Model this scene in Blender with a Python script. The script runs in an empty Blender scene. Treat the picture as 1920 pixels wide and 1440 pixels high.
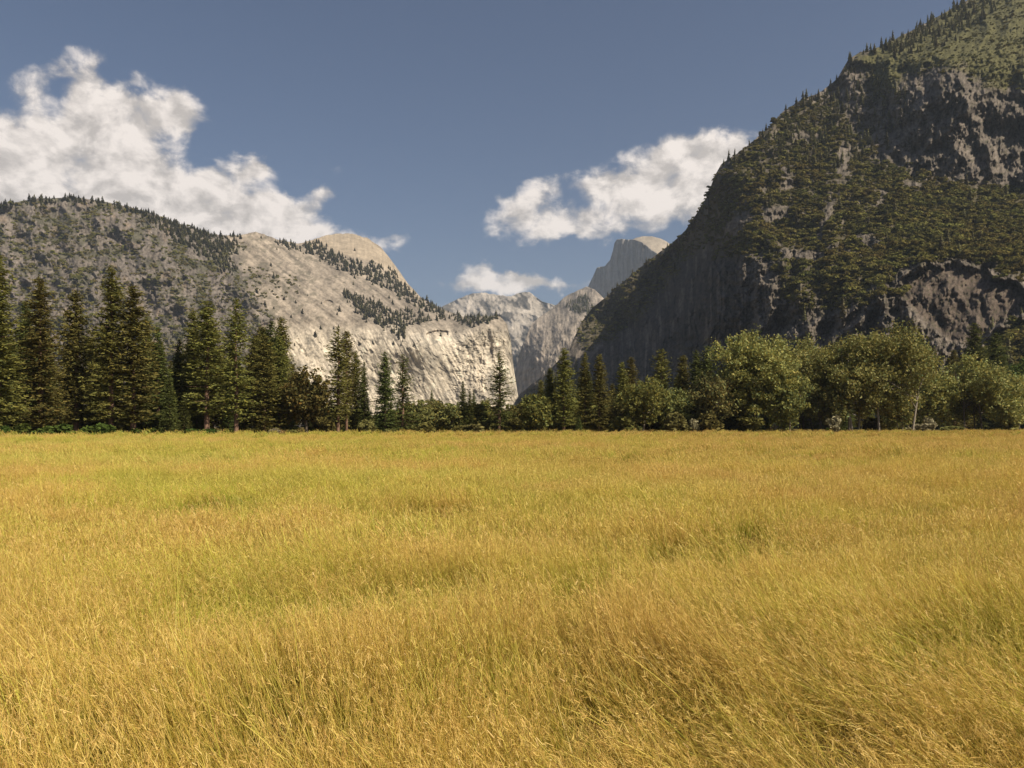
import bpy, math, random
import numpy as np
from mathutils import Matrix, Vector, Euler

SC = bpy.context.scene
COL = SC.collection
R = math.radians
rng = np.random.default_rng(11)
random.seed(11)

# ------------------------------------------------------------------ camera
EYE = 1.95
F = 1493.0          # focal length, in photograph pixels (28 mm on 36 mm)
HZ = 800.0          # the horizon's row in the photograph
cam = bpy.data.cameras.new("camera")
cam.lens = 28.0
cam.sensor_width = 36.0
cam.shift_y = (HZ - 720.0) / 1920.0
cam.clip_start = 0.05
cam.clip_end = 60000.0
cam_o = bpy.data.objects.new("camera", cam)
cam_o.location = (0, 0, EYE)
cam_o.rotation_euler = (R(90), 0, 0)
COL.objects.link(cam_o)
SC.camera = cam_o

# ------------------------------------------------------------------ light
SUN_DIR = Vector((0.60, -0.46, 0.74)).normalized()      # towards the sun
SUN_EL = math.asin(SUN_DIR.z)
SUN_AZ = math.atan2(SUN_DIR.x, SUN_DIR.y)
sun = bpy.data.lights.new("sun", 'SUN')
sun.energy = 5.0
sun.angle = R(0.53)
sun.color = (1.0, 0.90, 0.72)
sun_o = bpy.data.objects.new("sun", sun)
sun_o.rotation_euler = SUN_DIR.to_track_quat('Z', 'Y').to_euler()
sun_o.location = (50, -50, 200)
COL.objects.link(sun_o)

SC.view_settings.view_transform = 'Standard'
SC.view_settings.look = 'None'
SC.view_settings.exposure = 0.35
SC.view_settings.gamma = 1.0
SC.cycles.max_bounces = 6
SC.cycles.diffuse_bounces = 3
SC.cycles.glossy_bounces = 2
SC.cycles.transmission_bounces = 4
SC.cycles.volume_bounces = 0
SC.cycles.use_denoising = True


class NT:
    """Small helper around a node tree."""
    def __init__(self, tree):
        self.t = tree
        self.n = tree.nodes
        self.l = tree.links

    def new(self, kind, **kw):
        nd = self.n.new(kind)
        for k, v in kw.items():
            setattr(nd, k, v)
        return nd

    def put(self, sock, v):
        if hasattr(v, 'is_linked') or isinstance(v, bpy.types.NodeSocket):
            self.l.new(v, sock)
        else:
            sock.default_value = v

    def math(self, op, a, b=0.0, c=0.0, clamp=False):
        nd = self.new('ShaderNodeMath', operation=op, use_clamp=clamp)
        self.put(nd.inputs[0], a)
        self.put(nd.inputs[1], b)
        self.put(nd.inputs[2], c)
        return nd.outputs[0]

    def mix(self, f, a, b, blend='MIX'):
        nd = self.new('ShaderNodeMix', data_type='RGBA', blend_type=blend)
        self.put(nd.inputs[0], f)
        self.put(nd.inputs[6], a)
        self.put(nd.inputs[7], b)
        return nd.outputs[2]

    def noise(self, vec, scale, detail=4.0, rough=0.55, dist=0.0):
        nd = self.new('ShaderNodeTexNoise')
        if vec is not None:
            self.put(nd.inputs['Vector'], vec)
        nd.inputs['Scale'].default_value = scale
        nd.inputs['Detail'].default_value = detail
        nd.inputs['Roughness'].default_value = rough
        nd.inputs['Distortion'].default_value = dist
        return nd.outputs['Fac']

    def ramp(self, f, a, b, lo=0.0, hi=1.0):
        nd = self.new('ShaderNodeMapRange', interpolation_type='SMOOTHSTEP')
        self.put(nd.inputs[0], f)
        nd.inputs[1].default_value = a
        nd.inputs[2].default_value = b
        nd.inputs[3].default_value = lo
        nd.inputs[4].default_value = hi
        return nd.outputs[0]


def azel(px, py):
    """Direction of a cloud: azimuth and elevation in radians."""
    x, y, z = (px - 960) / F, 1.0, (HZ - py) / F
    return math.atan2(x, y), math.atan2(z, math.hypot(x, y))


# ------------------------------------------------------------------ sky
world = bpy.data.worlds.new("World")
SC.world = world
world.use_nodes = True
W = NT(world.node_tree)
W.n.clear()
sky = W.new('ShaderNodeTexSky', sky_type='NISHITA')
sky.sun_disc = False
sky.sun_elevation = SUN_EL
sky.sun_rotation = SUN_AZ
sky.altitude = 1200.0
sky.air_density = 1.0
sky.dust_density = 4.0
sky.ozone_density = 1.0
hs = W.new('ShaderNodeHueSaturation')
hs.inputs['Saturation'].default_value = 1.09
W.l.new(sky.outputs[0], hs.inputs['Color'])
skycol = W.mix(1.0, hs.outputs[0], (0.93, 0.86, 0.87, 1), 'MULTIPLY')
# clouds, laid out on the dome by azimuth and elevation
tc = W.new('ShaderNodeTexCoord')
sep = W.new('ShaderNodeSeparateXYZ')
W.l.new(tc.outputs['Generated'], sep.inputs[0])
az = W.math('ARCTAN2', sep.outputs[0], sep.outputs[1])
el = W.math('ARCSINE', sep.outputs[2])
comb = W.new('ShaderNodeCombineXYZ')
W.put(comb.inputs[0], az)
W.put(comb.inputs[1], el)
# (px, py, half width, half height, weight) in photograph pixels -> radians
CLOUDS = [
    (30, 320, 120, 66, 1.0), (-70, 320, 120, 80, 1.0), (110, 305, 80, 62, 1.0), (190, 260, 60, 50, 0.9), (165, 225, 40, 42, 0.8),
    (250, 215, 70, 36, 0.95), (300, 208, 60, 28, 0.85), (345, 200, 26, 22, 0.75), (165, 160, 34, 42, 0.62), (190, 130, 22, 26, 0.5),
    (225, 290, 90, 62, 1.0), (355, 240, 22, 16, 0.5), (60, 160, 46, 30, 0.40), (75, 205, 24, 40, 0.36), (105, 128, 34, 20, 0.42),
    (60, 385, 230, 50, 1.1), (210, 355, 90, 55, 1.0), (135, 95, 16, 14, 0.25), (268, 145, 24, 14, 0.30),
    (330, 375, 74, 52, 0.95), (400, 345, 58, 34, 0.85), (465, 320, 40, 22, 0.8), (488, 308, 20, 18, 0.8), (360, 420, 120, 46, 0.95), (450, 405, 80, 36, 0.8),
    (530, 395, 60, 26, 0.75), (595, 362, 24, 18, 0.75), (555, 385, 40, 18, 0.6), (545, 432, 80, 26, 0.75), (600, 440, 50, 14, 0.5),
    (742, 442, 26, 9, 0.55), (712, 458, 40, 16, 0.55), (610, 310, 34, 18, 0.18),
    (985, 402, 74, 40, 0.85), (1045, 432, 60, 24, 0.6), (1012, 352, 30, 22, 0.55), (1095, 408, 60, 20, 0.7), (1165, 350, 80, 28, 0.8), (1110, 345, 40, 14, 0.4),
    (1270, 312, 96, 40, 1.0), (1215, 382, 92, 34, 0.8), (1340, 330, 60, 56, 0.95), (1290, 280, 64, 24, 0.75), (1320, 395, 90, 18, 0.45), (1350, 278, 36, 16, 0.5),
    (1120, 438, 70, 12, 0.35), (935, 375, 18, 12, 0.3), (1200, 428, 50, 12, 0.4),
    (945, 536, 90, 19, 0.85), (910, 510, 42, 14, 0.7), (968, 525, 34, 11, 0.85), (868, 530, 48, 9, 0.5), (1035, 535, 62, 10, 0.62),
    (850, 572, 50, 10, 0.45),
]
total = None
wn = W.noise(comb.outputs[0], 22.0, 6, 0.6)
wn2 = W.noise(comb.outputs[0], 9.0, 5, 0.55)
# bend the layout a little so the ellipses lose their outline
azw = W.math('ADD', az, W.math('MULTIPLY', W.math('SUBTRACT', wn2, 0.5), 0.05))
elw = W.math('ADD', el, W.math('MULTIPLY', W.math('SUBTRACT', wn, 0.5), 0.045))
for (px, py, hw, hh, wt) in CLOUDS:
    a0, e0 = azel(px, py)
    k = math.cos(a0) ** 2
    ra, re = hw / F * k, hh / F * math.cos(a0)
    dx = W.math('DIVIDE', W.math('SUBTRACT', azw, a0), ra)
    dy = W.math('DIVIDE', W.math('SUBTRACT', elw, e0), re)
    d2 = W.math('ADD', W.math('MULTIPLY', dx, dx), W.math('MULTIPLY', dy, dy))
    g = W.math('MULTIPLY', W.math('EXPONENT', W.math('MULTIPLY', d2, -0.9)), wt)
    total = g if total is None else W.math('ADD', total, g)
total = W.math('MINIMUM', total, 1.25)


def cloud_noise(vec):
    mp = W.new('ShaderNodeMapping')
    mp.inputs['Scale'].default_value = (1.0, 1.35, 1.0)
    W.put(mp.inputs[0], vec)
    return W.noise(mp.outputs[0], 21.0, 10, 0.58, 0.25)


off = W.new('ShaderNodeVectorMath', operation='ADD')
W.put(off.inputs[0], comb.outputs[0])
off.inputs[1].default_value = (0.012, 0.02, 0)
n_here = cloud_noise(comb.outputs[0])
n_sun = cloud_noise(off.outputs[0])
amp = W.ramp(total, 0.0, 0.30, 0.0, 2.7)
dens = W.math('ADD', total, W.math('MULTIPLY', W.math('SUBTRACT', n_here, 0.52), amp))
mask = W.ramp(dens, 0.16, 1.05)
sun_shading = W.math('MULTIPLY', W.math('SUBTRACT', n_here, n_sun), 1.6)  # sunlit and shaded sides painted into the cloud brightness
thick = W.ramp(dens, 0.5, 1.6)
lum = W.math('ADD', W.math('ADD', 0.635, W.math('MULTIPLY', thick, 0.06)), sun_shading, clamp=True)
lum = W.math('MAXIMUM', W.math('MINIMUM', lum, 0.82), 0.47)
ccol = W.new('ShaderNodeCombineXYZ')
W.put(ccol.inputs[0], W.math('MULTIPLY', lum, 1.0))
W.put(ccol.inputs[1], W.math('MULTIPLY', lum, 0.90))
W.put(ccol.inputs[2], W.math('MULTIPLY', lum, 0.82))
SKY_STRENGTH = 0.066
cl_scaled = W.new('ShaderNodeVectorMath', operation='SCALE')
W.put(cl_scaled.inputs[0], ccol.outputs[0])
cl_scaled.inputs['Scale'].default_value = 1.0 / SKY_STRENGTH
final = W.mix(W.math('MULTIPLY', mask, 0.97), skycol, cl_scaled.outputs[0])
bg = W.new('ShaderNodeBackground')
bg.inputs['Strength'].default_value = SKY_STRENGTH
W.put(bg.inputs['Color'], final)
wo = W.new('ShaderNodeOutputWorld')
W.l.new(bg.outputs[0], wo.inputs['Surface'])

# ------------------------------------------------------------------ noise in numpy
_P = np.random.default_rng(5).permutation(512)
_P = np.concatenate([_P, _P, _P])
_GA = np.random.default_rng(6).uniform(0, 2 * np.pi, 512)
_GX, _GY = np.cos(_GA), np.sin(_GA)


def pnoise(x, y):
    x = np.asarray(x, float)
    y = np.asarray(y, float)
    xi = np.floor(x).astype(np.int64)
    yi = np.floor(y).astype(np.int64)
    xf, yf = x - xi, y - yi
    u = xf * xf * xf * (xf * (xf * 6 - 15) + 10)
    v = yf * yf * yf * (yf * (yf * 6 - 15) + 10)

    def g(i, j, dx, dy):
        h = _P[(_P[i & 511] + j) & 511]
        return _GX[h] * dx + _GY[h] * dy
    n00 = g(xi, yi, xf, yf)
    n10 = g(xi + 1, yi, xf - 1, yf)
    n01 = g(xi, yi + 1, xf, yf - 1)
    n11 = g(xi + 1, yi + 1, xf - 1, yf - 1)
    return 1.5 * ((n00 * (1 - u) + n10 * u) * (1 - v) + (n01 * (1 - u) + n11 * u) * v)


def fbm(x, y, octaves=5, gain=0.5, seed=0.0):
    s, a, f = 0, 1.0, 1.0
    for o in range(octaves):
        s = s + a * pnoise(x * f + seed + 17.3 * o, y * f + seed * 1.7 + 9.1 * o)
        a *= gain
        f *= 2.03
    return s


def ridged(x, y, octaves=5, gain=0.5, seed=0.0):
    s, a, f = 0, 1.0, 1.0
    for o in range(octaves):
        s = s + a * (1 - 2 * np.abs(pnoise(x * f + seed + 11.7 * o, y * f + seed * 1.3 + 5.3 * o)))
        a *= gain
        f *= 2.03
    return s


def sstep(a, b, x):
    t = np.clip((x - a) / (b - a), 0, 1)
    return t * t * (3 - 2 * t)


def rbf(ctrl, c=45.0):
    P = np.array(ctrl, float)
    d = np.sqrt(((P[:, None, :2] - P[None, :, :2]) ** 2).sum(-1) + c * c)
    n = len(P)
    A = np.zeros((n + 3, n + 3))
    A[:n, :n] = -d
    A[:n, n] = 1
    A[:n, n + 1:] = P[:, :2] / 500
    A[n, :n] = 1
    A[n + 1:, :n] = P[:, :2].T / 500
    b = np.zeros(n + 3)
    b[:n] = np.log(P[:, 2])
    w = np.linalg.solve(A, b)

    def ev(x, y):
        r = w[n] + w[n + 1] * x / 500 + w[n + 2] * y / 500
        for i in range(n):
            r = r - w[i] * np.sqrt((x - P[i, 0]) ** 2 + (y - P[i, 1]) ** 2 + c * c)
        return np.exp(r)
    return ev


def poly_dist(poly, x, y):
    """Signed distance to a polygon (positive inside), in pixels."""
    p = np.array(poly, float)
    x = np.asarray(x, float)
    y = np.asarray(y, float)
    inside = np.zeros(x.shape, bool)
    dmin = np.full(x.shape, 1e9)
    n = len(p)
    for i in range(n):
        (x1, y1), (x2, y2) = p[i], p[(i + 1) % n]
        cond = ((y1 > y) != (y2 > y))
        with np.errstate(divide='ignore', invalid='ignore'):
            xin = (x2 - x1) * (y - y1) / (y2 - y1 + 1e-12) + x1
        inside ^= cond & (x < xin)
        ex, ey = x2 - x1, y2 - y1
        t = np.clip(((x - x1) * ex + (y - y1) * ey) / (ex * ex + ey * ey + 1e-9), 0, 1)
        dmin = np.minimum(dmin, np.hypot(x - x1 - t * ex, y - y1 - t * ey))
    return np.where(inside, dmin, -dmin)


# ------------------------------------------------------------------ mesh helpers
def tag(o, label=None, cat=None, group=None, kind=None):
    if label:
        o["label"] = label
    if cat:
        o["category"] = cat
    if group:
        o["group"] = group
    if kind:
        o["kind"] = kind
    return o


def mesh_np(name, verts, faces, mats, col=None, smooth=False, mat_idx=None):
    """faces: (n,3) or (n,4) array, or a list of such arrays."""
    me = bpy.data.meshes.new(name)
    verts = np.asarray(verts, np.float32)
    if not isinstance(faces, list):
        faces = [faces]
    faces = [np.asarray(f, np.int32) for f in faces if len(f)]
    loops = np.concatenate([f.ravel() for f in faces])
    counts = np.concatenate([np.full(len(f), f.shape[1], np.int32) for f in faces])
    starts = np.concatenate([[0], np.cumsum(counts)[:-1]]).astype(np.int32)
    me.vertices.add(len(verts))
    me.vertices.foreach_set("co", verts.ravel())
    me.loops.add(len(loops))
    me.loops.foreach_set("vertex_index", loops)
    me.polygons.add(len(counts))
    me.polygons.foreach_set("loop_start", starts)
    if mat_idx is not None:
        me.polygons.foreach_set("material_index", np.asarray(mat_idx, np.int32))
    me.polygons.foreach_set("use_smooth", np.full(len(counts), smooth, bool))
    me.update(calc_edges=True)
    if col is not None:
        a = me.color_attributes.new("col", 'FLOAT_COLOR', 'POINT')
        c = np.ones((len(verts), 4), np.float32)
        c[:, :3] = col
        a.data.foreach_set("color", c.ravel())
    for m in (mats if isinstance(mats, (list, tuple)) else [mats]):
        me.materials.append(m)
    return me


def link(name, data, parent=None):
    o = bpy.data.objects.new(name, data)
    COL.objects.link(o)
    if parent:
        o.parent = parent
    return o


# ------------------------------------------------------------------ materials
def mat_new(name):
    m = bpy.data.materials.new(name)
    m.use_nodes = True
    t = NT(m.node_tree)
    t.n.clear()
    out = t.new('ShaderNodeOutputMaterial')
    return m, t, out


def mat_rock(name, scale, bump=0.6, streak=None):
    m, t, out = mat_new(name)
    at = t.new('ShaderNodeAttribute', attribute_name="col")
    geo = t.new('ShaderNodeNewGeometry')
    mp = t.new('ShaderNodeMapping')
    mp.inputs['Scale'].default_value = streak or (1, 1, 0.35)
    t.put(mp.inputs[0], geo.outputs['Position'])
    n1 = t.noise(mp.outputs[0], scale, 8, 0.68, 0.3)
    n2 = t.noise(geo.outputs['Position'], scale * 4.5, 6, 0.7)
    v = t.math('ADD', t.math('MULTIPLY', n1, 0.9), t.math('MULTIPLY', n2, 0.7))
    f = t.ramp(v, 0.45, 1.15, 0.62, 1.38)
    sc = t.new('ShaderNodeVectorMath', operation='SCALE')
    t.put(sc.inputs[0], at.outputs['Color'])
    t.put(sc.inputs['Scale'], f)
    b = t.new('ShaderNodeBump')
    b.inputs['Strength'].default_value = bump
    b.inputs['Distance'].default_value = 0.12 / scale
    t.put(b.inputs['Height'], v)
    p = t.new('ShaderNodeBsdfPrincipled')
    p.inputs['Roughness'].default_value = 0.95
    p.inputs['Specular IOR Level'].default_value = 0.15
    t.put(p.inputs['Base Color'], sc.outputs[0])
    t.l.new(b.outputs[0], p.inputs['Normal'])
    t.l.new(p.outputs[0], out.inputs[0])
    return m


def mat_leaf(name, base, trans=0.25, vary=0.35, gloss=0.0, hue=0.02, drift=0.0):
    m, t, out = mat_new(name)
    at = t.new('ShaderNodeAttribute', attribute_name="col")
    oi = t.new('ShaderNodeObjectInfo')
    c = t.mix(1.0, at.outputs['Color'], base + (1,), 'MULTIPLY')
    h = t.new('ShaderNodeHueSaturation')
    t.put(h.inputs['Hue'], t.math('ADD', 0.5 - hue, t.math('MULTIPLY', oi.outputs['Random'], 2 * hue)))
    t.put(h.inputs['Value'], t.math('ADD', 1 - vary / 2, t.math('MULTIPLY', oi.outputs['Random'], vary)))
    if drift:
        gp = t.new('ShaderNodeNewGeometry')
        dn = t.noise(gp.outputs['Position'], 1.0 / drift, 4, 0.6, 0.4)
        c = t.mix(t.ramp(dn, 0.40, 0.62), c, t.mix(1.0, c, (1.02, 0.93, 0.92, 1), 'MULTIPLY'))
        dn2 = t.noise(gp.outputs['Position'], 2.3 / drift, 3, 0.6, 0.4)
        c = t.mix(t.ramp(dn2, 0.42, 0.66), c, t.mix(1.0, c, (0.62, 0.68, 0.7, 1), 'MULTIPLY'))
    t.put(h.inputs['Color'], c)
    d = t.new('ShaderNodeBsdfDiffuse')
    t.put(d.inputs[0], h.outputs[0])
    tr = t.new('ShaderNodeBsdfTranslucent')
    t.put(tr.inputs[0], h.outputs[0])
    ms = t.new('ShaderNodeMixShader')
    ms.inputs[0].default_value = trans
    t.l.new(d.outputs[0], ms.inputs[1])
    t.l.new(tr.outputs[0], ms.inputs[2])
    last = ms
    if gloss:
        g = t.new('ShaderNodeBsdfGlossy')
        g.inputs['Roughness'].default_value = 0.6
        g.inputs['Color'].default_value = (1, 1, 0.95, 1)
        m2 = t.new('ShaderNodeMixShader')
        m2.inputs[0].default_value = gloss
        t.l.new(ms.outputs[0], m2.inputs[1])
        t.l.new(g.outputs[0], m2.inputs[2])
        last = m2
    t.l.new(last.outputs[0], out.inputs[0])
    return m


def mat_bark(name, a, b, scale=2.0):
    m, t, out = mat_new(name)
    tcn = t.new('ShaderNodeTexCoord')
    mp = t.new('ShaderNodeMapping')
    mp.inputs['Scale'].default_value = (3, 3, 0.5)
    t.put(mp.inputs[0], tcn.outputs['Object'])
    n = t.noise(mp.outputs[0], scale, 6, 0.65)
    c = t.mix(t.ramp(n, 0.35, 0.65), a + (1,), b + (1,))
    bp = t.new('ShaderNodeBump')
    bp.inputs['Strength'].default_value = 0.8
    bp.inputs['Distance'].default_value = 0.08
    t.put(bp.inputs['Height'], n)
    p = t.new('ShaderNodeBsdfPrincipled')
    p.inputs['Roughness'].default_value = 0.9
    t.put(p.inputs['Base Color'], c)
    t.l.new(bp.outputs[0], p.inputs['Normal'])
    t.l.new(p.outputs[0], out.inputs[0])
    return m


M_BARK_PINE = mat_bark("pine_bark", (0.10, 0.055, 0.035), (0.22, 0.13, 0.085))
M_BARK_PALE = mat_bark("pale_bark", (0.16, 0.13, 0.10), (0.36, 0.31, 0.25))
M_BARK_DARK = mat_bark("dark_bark", (0.05, 0.04, 0.03), (0.12, 0.095, 0.07))
M_NEEDLE = mat_leaf("pine_needles", (0.165, 0.153, 0.045), 0.25, 0.35)
M_NEEDLE_GREEN = mat_leaf("fir_needles", (0.115, 0.130, 0.040), 0.25, 0.35)
M_LEAF_COTTON = mat_leaf("cottonwood_leaves", (0.250, 0.240, 0.072), 0.34, 0.2, gloss=0.015, hue=0.008)
M_LEAF_OAK = mat_leaf("oak_leaves", (0.160, 0.146, 0.046), 0.3, 0.3)
M_LEAF_WILLOW = mat_leaf("willow_leaves", (0.205, 0.196, 0.070), 0.32, 0.2)
M_LEAF_GREEN = mat_leaf("green_shrub_leaves", (0.075, 0.105, 0.024), 0.25, 0.3)
M_LEAF_PALE = mat_leaf("pale_shrub_leaves", (0.30, 0.27, 0.17), 0.25, 0.3)
M_BRUSH = mat_leaf("mountain_brush_leaves", (0.172, 0.155, 0.048), 0.2, 0.4, hue=0.018, drift=70.0)
M_FAR_PINE = mat_leaf("mountain_pine_needles", (0.185, 0.170, 0.085), 0.12, 0.5)
M_ROCK_FAR = mat_rock("granite_far", 0.012)
M_ROCK_MID = mat_rock("granite_pale", 0.030, 0.22)
M_ROCK_NEAR = mat_rock("granite_dark", 0.045, 0.8)


# ------------------------------------------------------------------ mountains
class Relief:
    """A mountain side: a sheet of rock from its foot to its crest, with the far side closing it behind.
    Each column runs up the slope; depth() gives the real distance of each point."""
    def __init__(self, name, x0, x1, nx, ny, ridge, base, depth, albedo, mat, rough=1.2, back=350.0):
        rx, ry = np.array(ridge, float).T
        xs = np.linspace(x0, x1, nx)
        rid = np.interp(xs, rx, ry)
        rid = rid + rough * fbm(xs / 9.0, xs * 0 + 3.7, 4, 0.6) / (1 + 1.5 * np.abs(np.gradient(rid, xs)))
        ts = np.linspace(0, 1, ny)
        PX = np.repeat(xs[None, :], ny, 0)
        PY = base + (rid[None, :] - base) * ts[:, None]
        Y = depth(PX, PY)
        X = (PX - 960) / F * Y
        Z = EYE + (HZ - PY) / F * Y
        self.PX, self.PY, self.X, self.Y, self.Z = PX, PY, X, Y, Z
        self.x0, self.x1, self.nx, self.ny, self.base, self.rid = x0, x1, nx, ny, base, rid
        rows = [np.stack([X, Y, Z], -1)]
        cols = [albedo(PX, PY)]
        top = rows[0][-1]
        for k, (dy, dz) in enumerate(((0.25, 0.06), (0.7, 0.3), (1.3, 0.75), (1.8, 1.02))):
            r = top.copy()
            r[:, 1] += dy * back
            r[:, 0] *= r[:, 1] / top[:, 1]
            r[:, 2] = top[:, 2] - dz * np.maximum(top[:, 2], 5)
            rows.append(r[None])
            cols.append(cols[0][-1][None])
        V = np.concatenate(rows, 0)
        C = np.concatenate(cols, 0)
        n_r = V.shape[0]
        idx = np.arange(n_r * nx).reshape(n_r, nx)
        f = np.stack([idx[:-1, :-1], idx[:-1, 1:], idx[1:, 1:], idx[1:, :-1]], -1).reshape(-1, 4)
        me = mesh_np(name, V.reshape(-1, 3), f, mat, C.reshape(-1, 3), smooth=True)
        self.o = tag(link(name, me), kind="structure")

    def at(self, px, py):
        """Points on the rock for pixel positions; nan where off the sheet."""
        px = np.asarray(px, float)
        py = np.asarray(py, float)
        c = (px - self.x0) / (self.x1 - self.x0) * (self.nx - 1)
        ok = (c >= 0) & (c <= self.nx - 1.001)
        c = np.clip(c, 0, self.nx - 1.001)
        ci = c.astype(int)
        cf = c - ci
        rid = self.rid[ci] * (1 - cf) + self.rid[ci + 1] * cf
        t = (py - self.base) / (rid - self.base)
        ok &= (t >= 0) & (t <= 1)
        r = np.clip(t, 0, 1) * (self.ny - 1)
        r = np.clip(r, 0, self.ny - 1.001)
        ri = r.astype(int)
        rf = r - ri
        out = []
        for A in (self.X, self.Y, self.Z):
            a = A[ri, ci] * (1 - cf) + A[ri, ci + 1] * cf
            b = A[ri + 1, ci] * (1 - cf) + A[ri + 1, ci + 1] * cf
            out.append(a * (1 - rf) + b * rf)
        P = np.stack(out, -1)
        return P, ok


# --- the long pale wall on the left side of the valley, up to the rounded dome
RIDGE_A = [(-160, 400), (-60, 390), (0, 384), (70, 372), (140, 370), (220, 382), (290, 402), (340, 421), (400, 440), (445, 442),
           (480, 434), (520, 449), (560, 457), (585, 450), (605, 443), (630, 438), (660, 438), (690, 447), (715, 464), (740, 496),
           (765, 532), (790, 558), (830, 580), (870, 594), (910, 594), (935, 591), (950, 606), (958, 640), (963, 690), (972, 745), (985, 803)]
CTRL_A = [(-160, 803, 1450), (0, 803, 1500), (200, 803, 1560), (400, 803, 1800), (600, 803, 2180), (760, 803, 2260), (900, 803, 2300), (940, 803, 2360), (985, 803, 2700),
          (-160, 600, 1650), (0, 600, 1720), (200, 600, 1800), (400, 600, 2010), (520, 600, 2190), (620, 640, 2250), (760, 690, 2300), (900, 690, 2358), (830, 690, 2322), (830, 640, 2346), (900, 640, 2374), (955, 680, 2560), (930, 690, 2410),
          (0, 480, 1900), (200, 470, 2000), (330, 500, 2040), (450, 500, 2280), (560, 520, 2470), (640, 560, 2440), (700, 600, 2370), (800, 612, 2385), (880, 614, 2420), (930, 610, 2450),
          (-160, 400, 2000), (0, 384, 2080), (140, 370, 2150), (290, 402, 2240), (400, 440, 2400), (480, 434, 2650), (560, 457, 2950), (630, 438, 3350), (690, 447, 3330), (740, 496, 3220), (790, 558, 2900), (870, 594, 2620), (935, 591, 2540),
          (600, 485, 2900), (690, 520, 2850), (745, 560, 2720), (650, 470, 3080), (720, 500, 3050)]
EV_A = rbf(CTRL_A)


def pale_zone(x, y):
    """1 on the pale granite, 0 on the dark shoulder to its left."""
    edge = np.interp(y, [380, 440, 520, 600, 680, 800], [455, 425, 478, 500, 545, 620])
    return sstep(-26, 26, x - edge + 30 * fbm(x / 40, y / 40, 4, 0.55, 3.1))


def dome_zone(x, y):
    return sstep(0, 10, poly_dist([(575, 462), (600, 440), (640, 430), (690, 440), (730, 480), (800, 575), (760, 545), (735, 515), (700, 492), (650, 480)], x, y) + 4)


def depth_A(x, y):
    d = EV_A(x, y)
    pz = pale_zone(x, y)
    dz = dome_zone(x, y)
    cliff = sstep(600, 640, y) * pz
    r = 34 * ridged(x / 75, y / 95, 6, 0.52, 1.2) * (1 - 0.93 * pz)
    # slabs: long diagonal seams down to the right
    ax, al = 0.88 * x - 0.47 * y, 0.47 * x + 0.88 * y
    r = r + cliff * (2.4 * ridged(ax / 24 + 0.5 * fbm(x / 60, y / 60, 3), al / 200, 4, 0.5, 7.7) + 1.5 * fbm(ax / 6, al / 90, 4, 0.6, 9.7) + 4 * fbm(x / 60, y / 55, 5, 0.5, 2.0)
                     + 2.6 * np.round(1.6 * fbm(ax / 34, al / 80, 4, 0.55, 19.7)) + 3 * sstep(820, 870, x) * np.round(1.6 * fbm(x / 15, y / 11, 4, 0.55, 29.7)))
    bx, bl = 0.62 * x - 0.78 * y, 0.78 * x + 0.62 * y
    slope = pz * (1 - cliff) * (1 - dz)
    r = r + slope * (4.5 * fbm(bx / 12, bl / 150, 4, 0.5, 4.4) + 6 * fbm(x / 45, y / 30, 5, 0.5, 8.8))
    r = r + (1 - pz) * (12 * fbm(x / 20, y / 26, 4, 0.55, 6.0))
    r = r * (1 - 0.75 * dz)
    # the arch-shaped hollow under its brow
    u = (x - 820) / 21
    r = r - 26 * sstep(0, 3, (4.0 + 1.5 * u) - np.abs(y - (622 + 4 * u * u + 1.5 * fbm(x / 6, y * 0, 3, 0.6, 2)))) * (np.abs(u) < 1)
    u2 = (x - 616) / 9
    r = r - 16 * sstep(0, 2, 2.5 - np.abs(y - (564 + 5 * u2 * u2))) * (np.abs(u2) < 1)
    fade = np.minimum(1, (803 - y) / 15 + 0.2)
    # the buttress at the right end stands forward, with a groove on its left
    r = r - 16 * np.exp(-((x - 915 - (y - 620) * 0.12) / 5) ** 2) * sstep(602, 625, y) * (1 + 0.5 * fbm(x / 9, y / 14, 3, 0.6, 77))
    r = r - 8 * ridged(x / 13 + 0.3 * fbm(x / 20, y / 20, 3), y / 110, 4, 0.55, 91) * sstep(860, 900, x) * sstep(600, 620, y)
    return d - r * fade


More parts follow.
